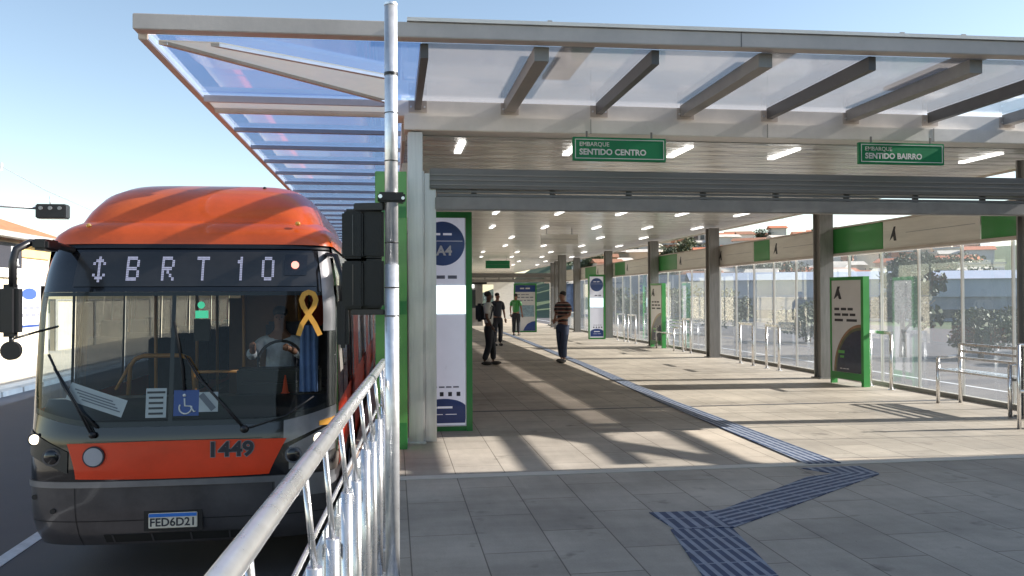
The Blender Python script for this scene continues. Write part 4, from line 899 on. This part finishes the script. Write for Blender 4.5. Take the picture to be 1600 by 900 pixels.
# far end of the hall
ew=empty('end_wall',(4.3,60,0),'pale wall and doorway closing the far end of the hall','wall')
MB().box(-4.1,4.4,0,.2,2.5,3.4).build('lintel',M['beige'],ew); MB().box(-4.1,-2.6,0,.2,0,2.5).build('wall_panel',M['white'],ew); MB().box(2.9,4.4,0,.2,0,2.5).build('wall_panel',M['beige'],ew)
MB().box(-2.6,2.9,.05,.08,0,2.5).build('glass_pane',M['glasswall'],ew)
cab=empty('ticket_booth',(3.6,46,0),'dark ticket booth at the far left of the hall','booth')
MB().box(-1.6,1.3,0,2,0,2.3).build('booth_wall',M['post'],cab); MB().box(-1.4,.9,-.02,-.002,1.0,2.0).build('booth_window',M['window'],cab); MB().box(-1.8,1.5,-.3,2.2,2.31,2.42).build('booth_roof',M['black'],cab); MB().box(-1.0,.8,-.25,-.2,2.1,2.3).build('booth_lamp',M['ledstrip'],cab)
# ================================================================= right background
sh=empty('long_shed',(58,70,RZ),'long low blue grey shed beyond the trees behind the glass wall','shed',rz=R(-18))
MB().box(-30,30,0,16,0,2.3).build('lower_wall',M['shed'],sh); MB().box(-30.2,30.2,-.3,16,2.31,4.0).build('upper_wall',M['shedlight'],sh)
MB().add([(-30.4,-.6,4.01),(30.4,-.6,4.01),(30.4,8,5.0),(-30.4,8,5.0),(30.4,16.6,4.01),(-30.4,16.6,4.01)],[(0,1,2,3),(3,2,4,5)]).build('roof',M['shedlight'],sh)
MB().box(-26,26,-.05,-.001,.3,1.1).build('door_band',M['window'],sh)
sh=empty('long_shed',(36,92,RZ),'second blue grey shed seen between the two right columns','shed',rz=R(-25))
MB().box(-15,9,0,16,0,2.3).build('lower_wall',M['shed'],sh); MB().box(-15.2,9.2,-.3,16,2.31,5.0).build('upper_wall',M['shedlight'],sh)
def leaves(c,rx,ry,rz_,n,size,rnd,mb):
    for k in range(n):
        while True:
            p=Vector((rnd.uniform(-1,1),rnd.uniform(-1,1),rnd.uniform(-1,1)))
            if .35<p.length<1: break
        p=Vector((c[0]+p.x*rx,c[1]+p.y*ry,c[2]+p.z*rz_)); s_=size*rnd.uniform(.6,1.4)
        a=Vector((rnd.gauss(0,1),rnd.gauss(0,1),rnd.gauss(0,1))).normalized(); b=a.cross(Vector((rnd.gauss(0,1),rnd.gauss(0,1),rnd.gauss(0,1)))).normalized()
        mb.add([p-a*s_,p+b*s_*.6,p+a*s_,p-b*s_*.6],[(0,1,2,3)])
def tree(x,y,h,r,lm,label,seed,trunk=True,name='tree',grp='trees beyond the glass wall',zg=None):
    rnd=random.Random(seed); z0=tz(x,y) if zg is None else zg; t=empty(name,(x,y,z0),label,'tree' if name=='tree' else 'shrub',grp)
    if trunk:
        b=MB().tube([(0,0,0),(.05,.03,h*.25),(.0,.1,h*.55)],.1,8,rs=[r*.09,r*.07,r*.035])
        for k in range(5): a=rnd.random()*6.28; b.tube([(0,.05,h*(.25+.06*k)),(math.cos(a)*r*.35,math.sin(a)*r*.35,h*(.45+.05*k)),(math.cos(a)*r*.7,math.sin(a)*r*.7,h*(.6+.05*k))],.03,6,rs=[r*.04,r*.025,r*.01])
        b.build('trunk',M['trunk'],t)
    m_=MB()
    for k in range(13):
        a=rnd.random()*6.28; q=rnd.random()**.5*r*.75; zz=h*(rnd.uniform(.35,.88) if trunk else rnd.uniform(.2,.75)); rr_=r*rnd.uniform(.28,.5)
        leaves((math.cos(a)*q,math.sin(a)*q,zz),rr_,rr_,rr_*.75,150,.028*h+.05,rnd,m_)
    m_.build('crown',lm,t,recalc=False); return t
tl=[(20.3,31,3.9,1.7,'leafdark','dark bushy tree behind the glass right of the advertising board'),(22.6,29.5,1.9,1.3,'leafmid','low green shrub just right of the bushy tree behind the glass'),(25.5,30.5,1.8,2.0,'leafmid','low shrub tree in front of the blue shed'),(29,31.5,1.9,2.2,'leafdark','low dark tree behind the right leaning bench'),
(33,33,1.9,2.2,'leafmid','low tree at the right picture edge beyond the road'),(22,42,2.0,2.0,'leafmid','tree right of the advertising board column, farther back'),(21,52,3.4,2.4,'leafdark','tree seen between the guard hoops through the glass'),(19.5,60,3.3,2.3,'leafpale','pale green tree far beyond the guard hoops'),(18.5,70,3.5,2.4,'leafdark','dark tree beyond the slim column on the right'),(24,26.5,1.5,1.3,'leafpale','small pale shrub behind the glass wall base')]
for i,(x,y,h,r,lm,l_) in enumerate(tl): tree(x,y,h,r,M[lm],l_,20+i)
# hillside houses
cols=[(.70,.66,.60),(.62,.55,.45),(.75,.74,.72),(.45,.22,.14),(.55,.50,.46),(.40,.42,.46),(.68,.50,.34)]
wallm=[mat('house_wall_%s'%n,c,.8,0,.15,.4) for n,c in zip(['cream','sand','white','brick','taupe','grey','ochre'],cols)]
rname=['cream','sand','white','brick red','taupe','grey','ochre']
rnd=random.Random(11); n=0; grp='houses on the hillside beyond the glass wall'
roofm=[M['tile'],mat('pale_roof',(.55,.50,.44),.8,0,.2,1),mat('fibre_roof',(.40,.39,.38),.8,0,.2,1),mat('brown_roof',(.30,.14,.08),.8,0,.3,2)]
rn=['orange tiled','pale','grey','brown']
slots=[(az,d_) for d_ in (112,124,137,151,166,182,200) for az in [13.5+1.25*k for k in range(20)]]
for az,d_ in slots:
    az+=rnd.uniform(-.5,.5); d2=d_+rnd.uniform(-6,6); x=d2*math.sin(R(az)); y=d2*math.cos(R(az)); z0=tz(x,y)
    w_=rnd.uniform(1.5,3.0); dp=rnd.uniform(1.8,2.8); h=rnd.uniform(2.4,4.6); ci=rnd.randrange(7); ri=rnd.randrange(4)
    row=['lowest','second','third','fourth','fifth','sixth','highest'][[112,124,137,151,166,182,200].index(d_)]
    col=int(round((az-13.5)/1.55))
    hs=empty('hillside_house',(x,y,z0),'%s house with %s roof, %s hillside row, %s'%(rname[ci],rn[ri],row,'left part' if col<5 else 'middle part' if col<11 else 'right part'),'house',grp,rz=R(-az+rnd.uniform(-25,25)))
    MB().box(-w_,w_,0,dp*2,-2,h).build('wall',wallm[ci],hs)
    q=MB().prism([(-.35,h+.003),(dp,h+.7),(dp*2+.35,h+.003)],'x',-w_-.35,w_+.35) if ri!=2 else MB().box(-w_-.2,w_+.2,-.2,dp*2+.2,h+.003,h+.3)
    q.build('roof',roofm[ri],hs)
    k=-w_+.4
    while k<w_-.9:
        for fl in range(int(h//2.5)): MB().box(k,k+.95,-.06,-.003,.9+fl*2.4,2.0+fl*2.4).build('window',M['window'],hs)
        k+=1.5
    n+=1
for i in range(34):
    az=rnd.uniform(12,37); d2=rnd.uniform(105,200); x=d2*math.sin(R(az)); y=d2*math.cos(R(az))
    tree(x,y,rnd.uniform(4,7),rnd.uniform(2.5,4),M[rnd.choice(['leafdark','leafmid'])],['dark green','mid green','small','bushy','rounded','spreading'][i%6]+' tree among the hillside houses, %s'%('nearest the columns' if az<20 else 'above the long shed' if az<30 else 'toward the right edge'),100+i,grp='trees among the hillside houses')
# ================================================================= unseen shade casters, added right of and behind the viewpoint
ab=empty('shade_building',(17,-6,RZ),'unseen grey concrete building added on the right to shade the near floor','building')  # unseen block, placed and sized to cast shade over the near floor
MB().box(-5,8,-16,12.76,0,7.05).build('wall',M['concwall'],ab)
for k in range(6):
    for z in (1.2,4.4): MB().box(-5.05,-5.002,-14+k*4.3,-11.6+k*4.3,z,z+1.7).build('window',M['window'],ab)
MB().box(-5.2,8.2,-16.2,12.8,7.053,7.2).build('roof_slab',M['kerb'],ab)
ap=empty('shade_roof',(5,-4,0),'unseen flat grey roof added behind the viewpoint to darken the near shade','roof')  # unseen roof, added to keep skylight off the near floor
MB().box(-4.5,6.9,-12,4.6,4.05,4.3).build('roof_deck',M['post'],ap)
for x in (-3.4,3.3):
    for y in (-9,-3): MB().box(x-.12,x+.12,y-.12,y+.12,0,4.048).build('support_post',M['post'],ap)
# ================================================================= left background
hb=empty('corner_shop',(-15,34,RZ+.12),'cream shop building with orange tiled roof and signs left of the bus','building')
MB().box(-14,0,-12,5,0,4.95).build('wall',M['plaster'],hb)
MB().add([(-14.6,-12.6,4.96),(.7,-12.6,4.96),(.7,5.6,4.96),(-14.6,5.6,4.96),(-7,-5,8.0),(-7,-2,8.0)],[(0,1,4),(1,2,5,4),(2,3,5),(3,0,4,5),(0,3,2,1)]).build('roof',M['tile'],hb)
MB().box(.3,.72,-12.5,5.5,4.75,4.955).build('eave',M['concwall'],hb)
MB().box(.003,.10,2.1,5,4.1,4.65).build('yellow_band',M['cladding'],hb)
MB().box(.102,.16,-6.0,2.0,3.62,4.6).build('shop_sign',M['ink'],hb); text('lettering','EC',.55,M['white'],hb,(.163,1.35,4.25),FPX,.02); text('lettering','R',.40,M['white'],hb,(.163,1.6,3.85),FPX,.02)
MB().box(.102,.15,-6.0,2.0,3.25,3.6).build('sign_strip',M['white'],hb)
MB().box(.01,.08,1.2,4.3,1.2,3.0).build('poster',M['face'],hb); MB().disc((.085,2.9,2.6),.7,'x',.008,30,.24).build('poster_logo',M['navy2'],hb)
bars_=MB(); [bars_.box(.081,.084,1.7+k*.6,2.1+k*.6,1.95,2.1) for k in range(4)]; [bars_.box(.081,.084,1.9+k*.6,2.3+k*.6,1.65,1.8) for k in range(4)]; bars_.build('small_print',M['greyink'],hb)
MB().box(.081,.084,1.25,4.25,1.22,1.32).build('poster_border',M['navy'],hb)
MB().box(.003,.06,-10.5,-6,.0,2.1).build('shop_door',M['window'],hb)
lw=empty('boundary_wall',(-15.5,41,RZ+.12),'low pale rendered wall continuing past the corner shop','wall')
MB().box(-.2,0,0,60,0,2.3).build('wall_panel',M['plaster'],lw); MB().box(-.26,.06,0,60,2.303,2.38).build('coping',M['kerb'],lw)
for k in range(12): MB().box(.003,.05,k*5,k*5+.3,0,2.3).build('pier',M['kerb'],lw)
# mast arm signal
ms=empty('mast_arm_signal',(-7.9,16.6,RZ),'dark signal box on a long grey mast arm left of the bus roof','traffic signal')
MB().tube([(-1.7,0,0),(-1.7,0,3.2),(-1.55,0,3.75),(-1.25,0,4.12),(-.9,0,4.29),(-.4,0,4.30),(1.35,0,4.20)],.045,12,rs=[.09,.075,.06,.045,.035,.03,.028]).build('mast',M['galv'],ms)
MB().box(1.33,1.86,-.12,.12,4.0,4.27).build('signal_head',M['black'],ms,bevel=.02)
for k in range(3): MB().disc((1.43+.165*k,-.13,4.19),.035,'y',.03,14).build('louvre',M['busgrey'],ms)
MB().tube([(1.55,0,4.27),(1.55,0,4.42)],.012,6).build('antenna',M['galv'],ms)
wr=empty('street_lamp',(-11.2,19.5,RZ),'thin grey street lamp arm at the far left picture edge','street lamp')
MB().tube([(-1.0,0,0),(-1.0,0,5.6),(-.7,0,6.0),(0,0,6.1)],.05,8).build('mast',M['galv'],wr); MB().box(-.05,.42,-.08,.08,6.05,6.13).build('lamp_head',M['galv'],wr,bevel=.02)
pw=empty('power_line',(-10.9,25,5.3),'thin overhead wire with a small insulator above the corner shop roof','wire')
MB().tube([(-6,-3,5.2),(-3,-1.5,2.9),(-.9,0,1.25),(0,0,.05),(1.1,.3,-.6),(2.6,.8,-1.3)],.009,5).build('wire',M['concwall'],pw); MB().box(-.07,.07,-.07,.07,-.09,.12).build('insulator',M['galv'],pw)
print('objects',len(bpy.data.objects))
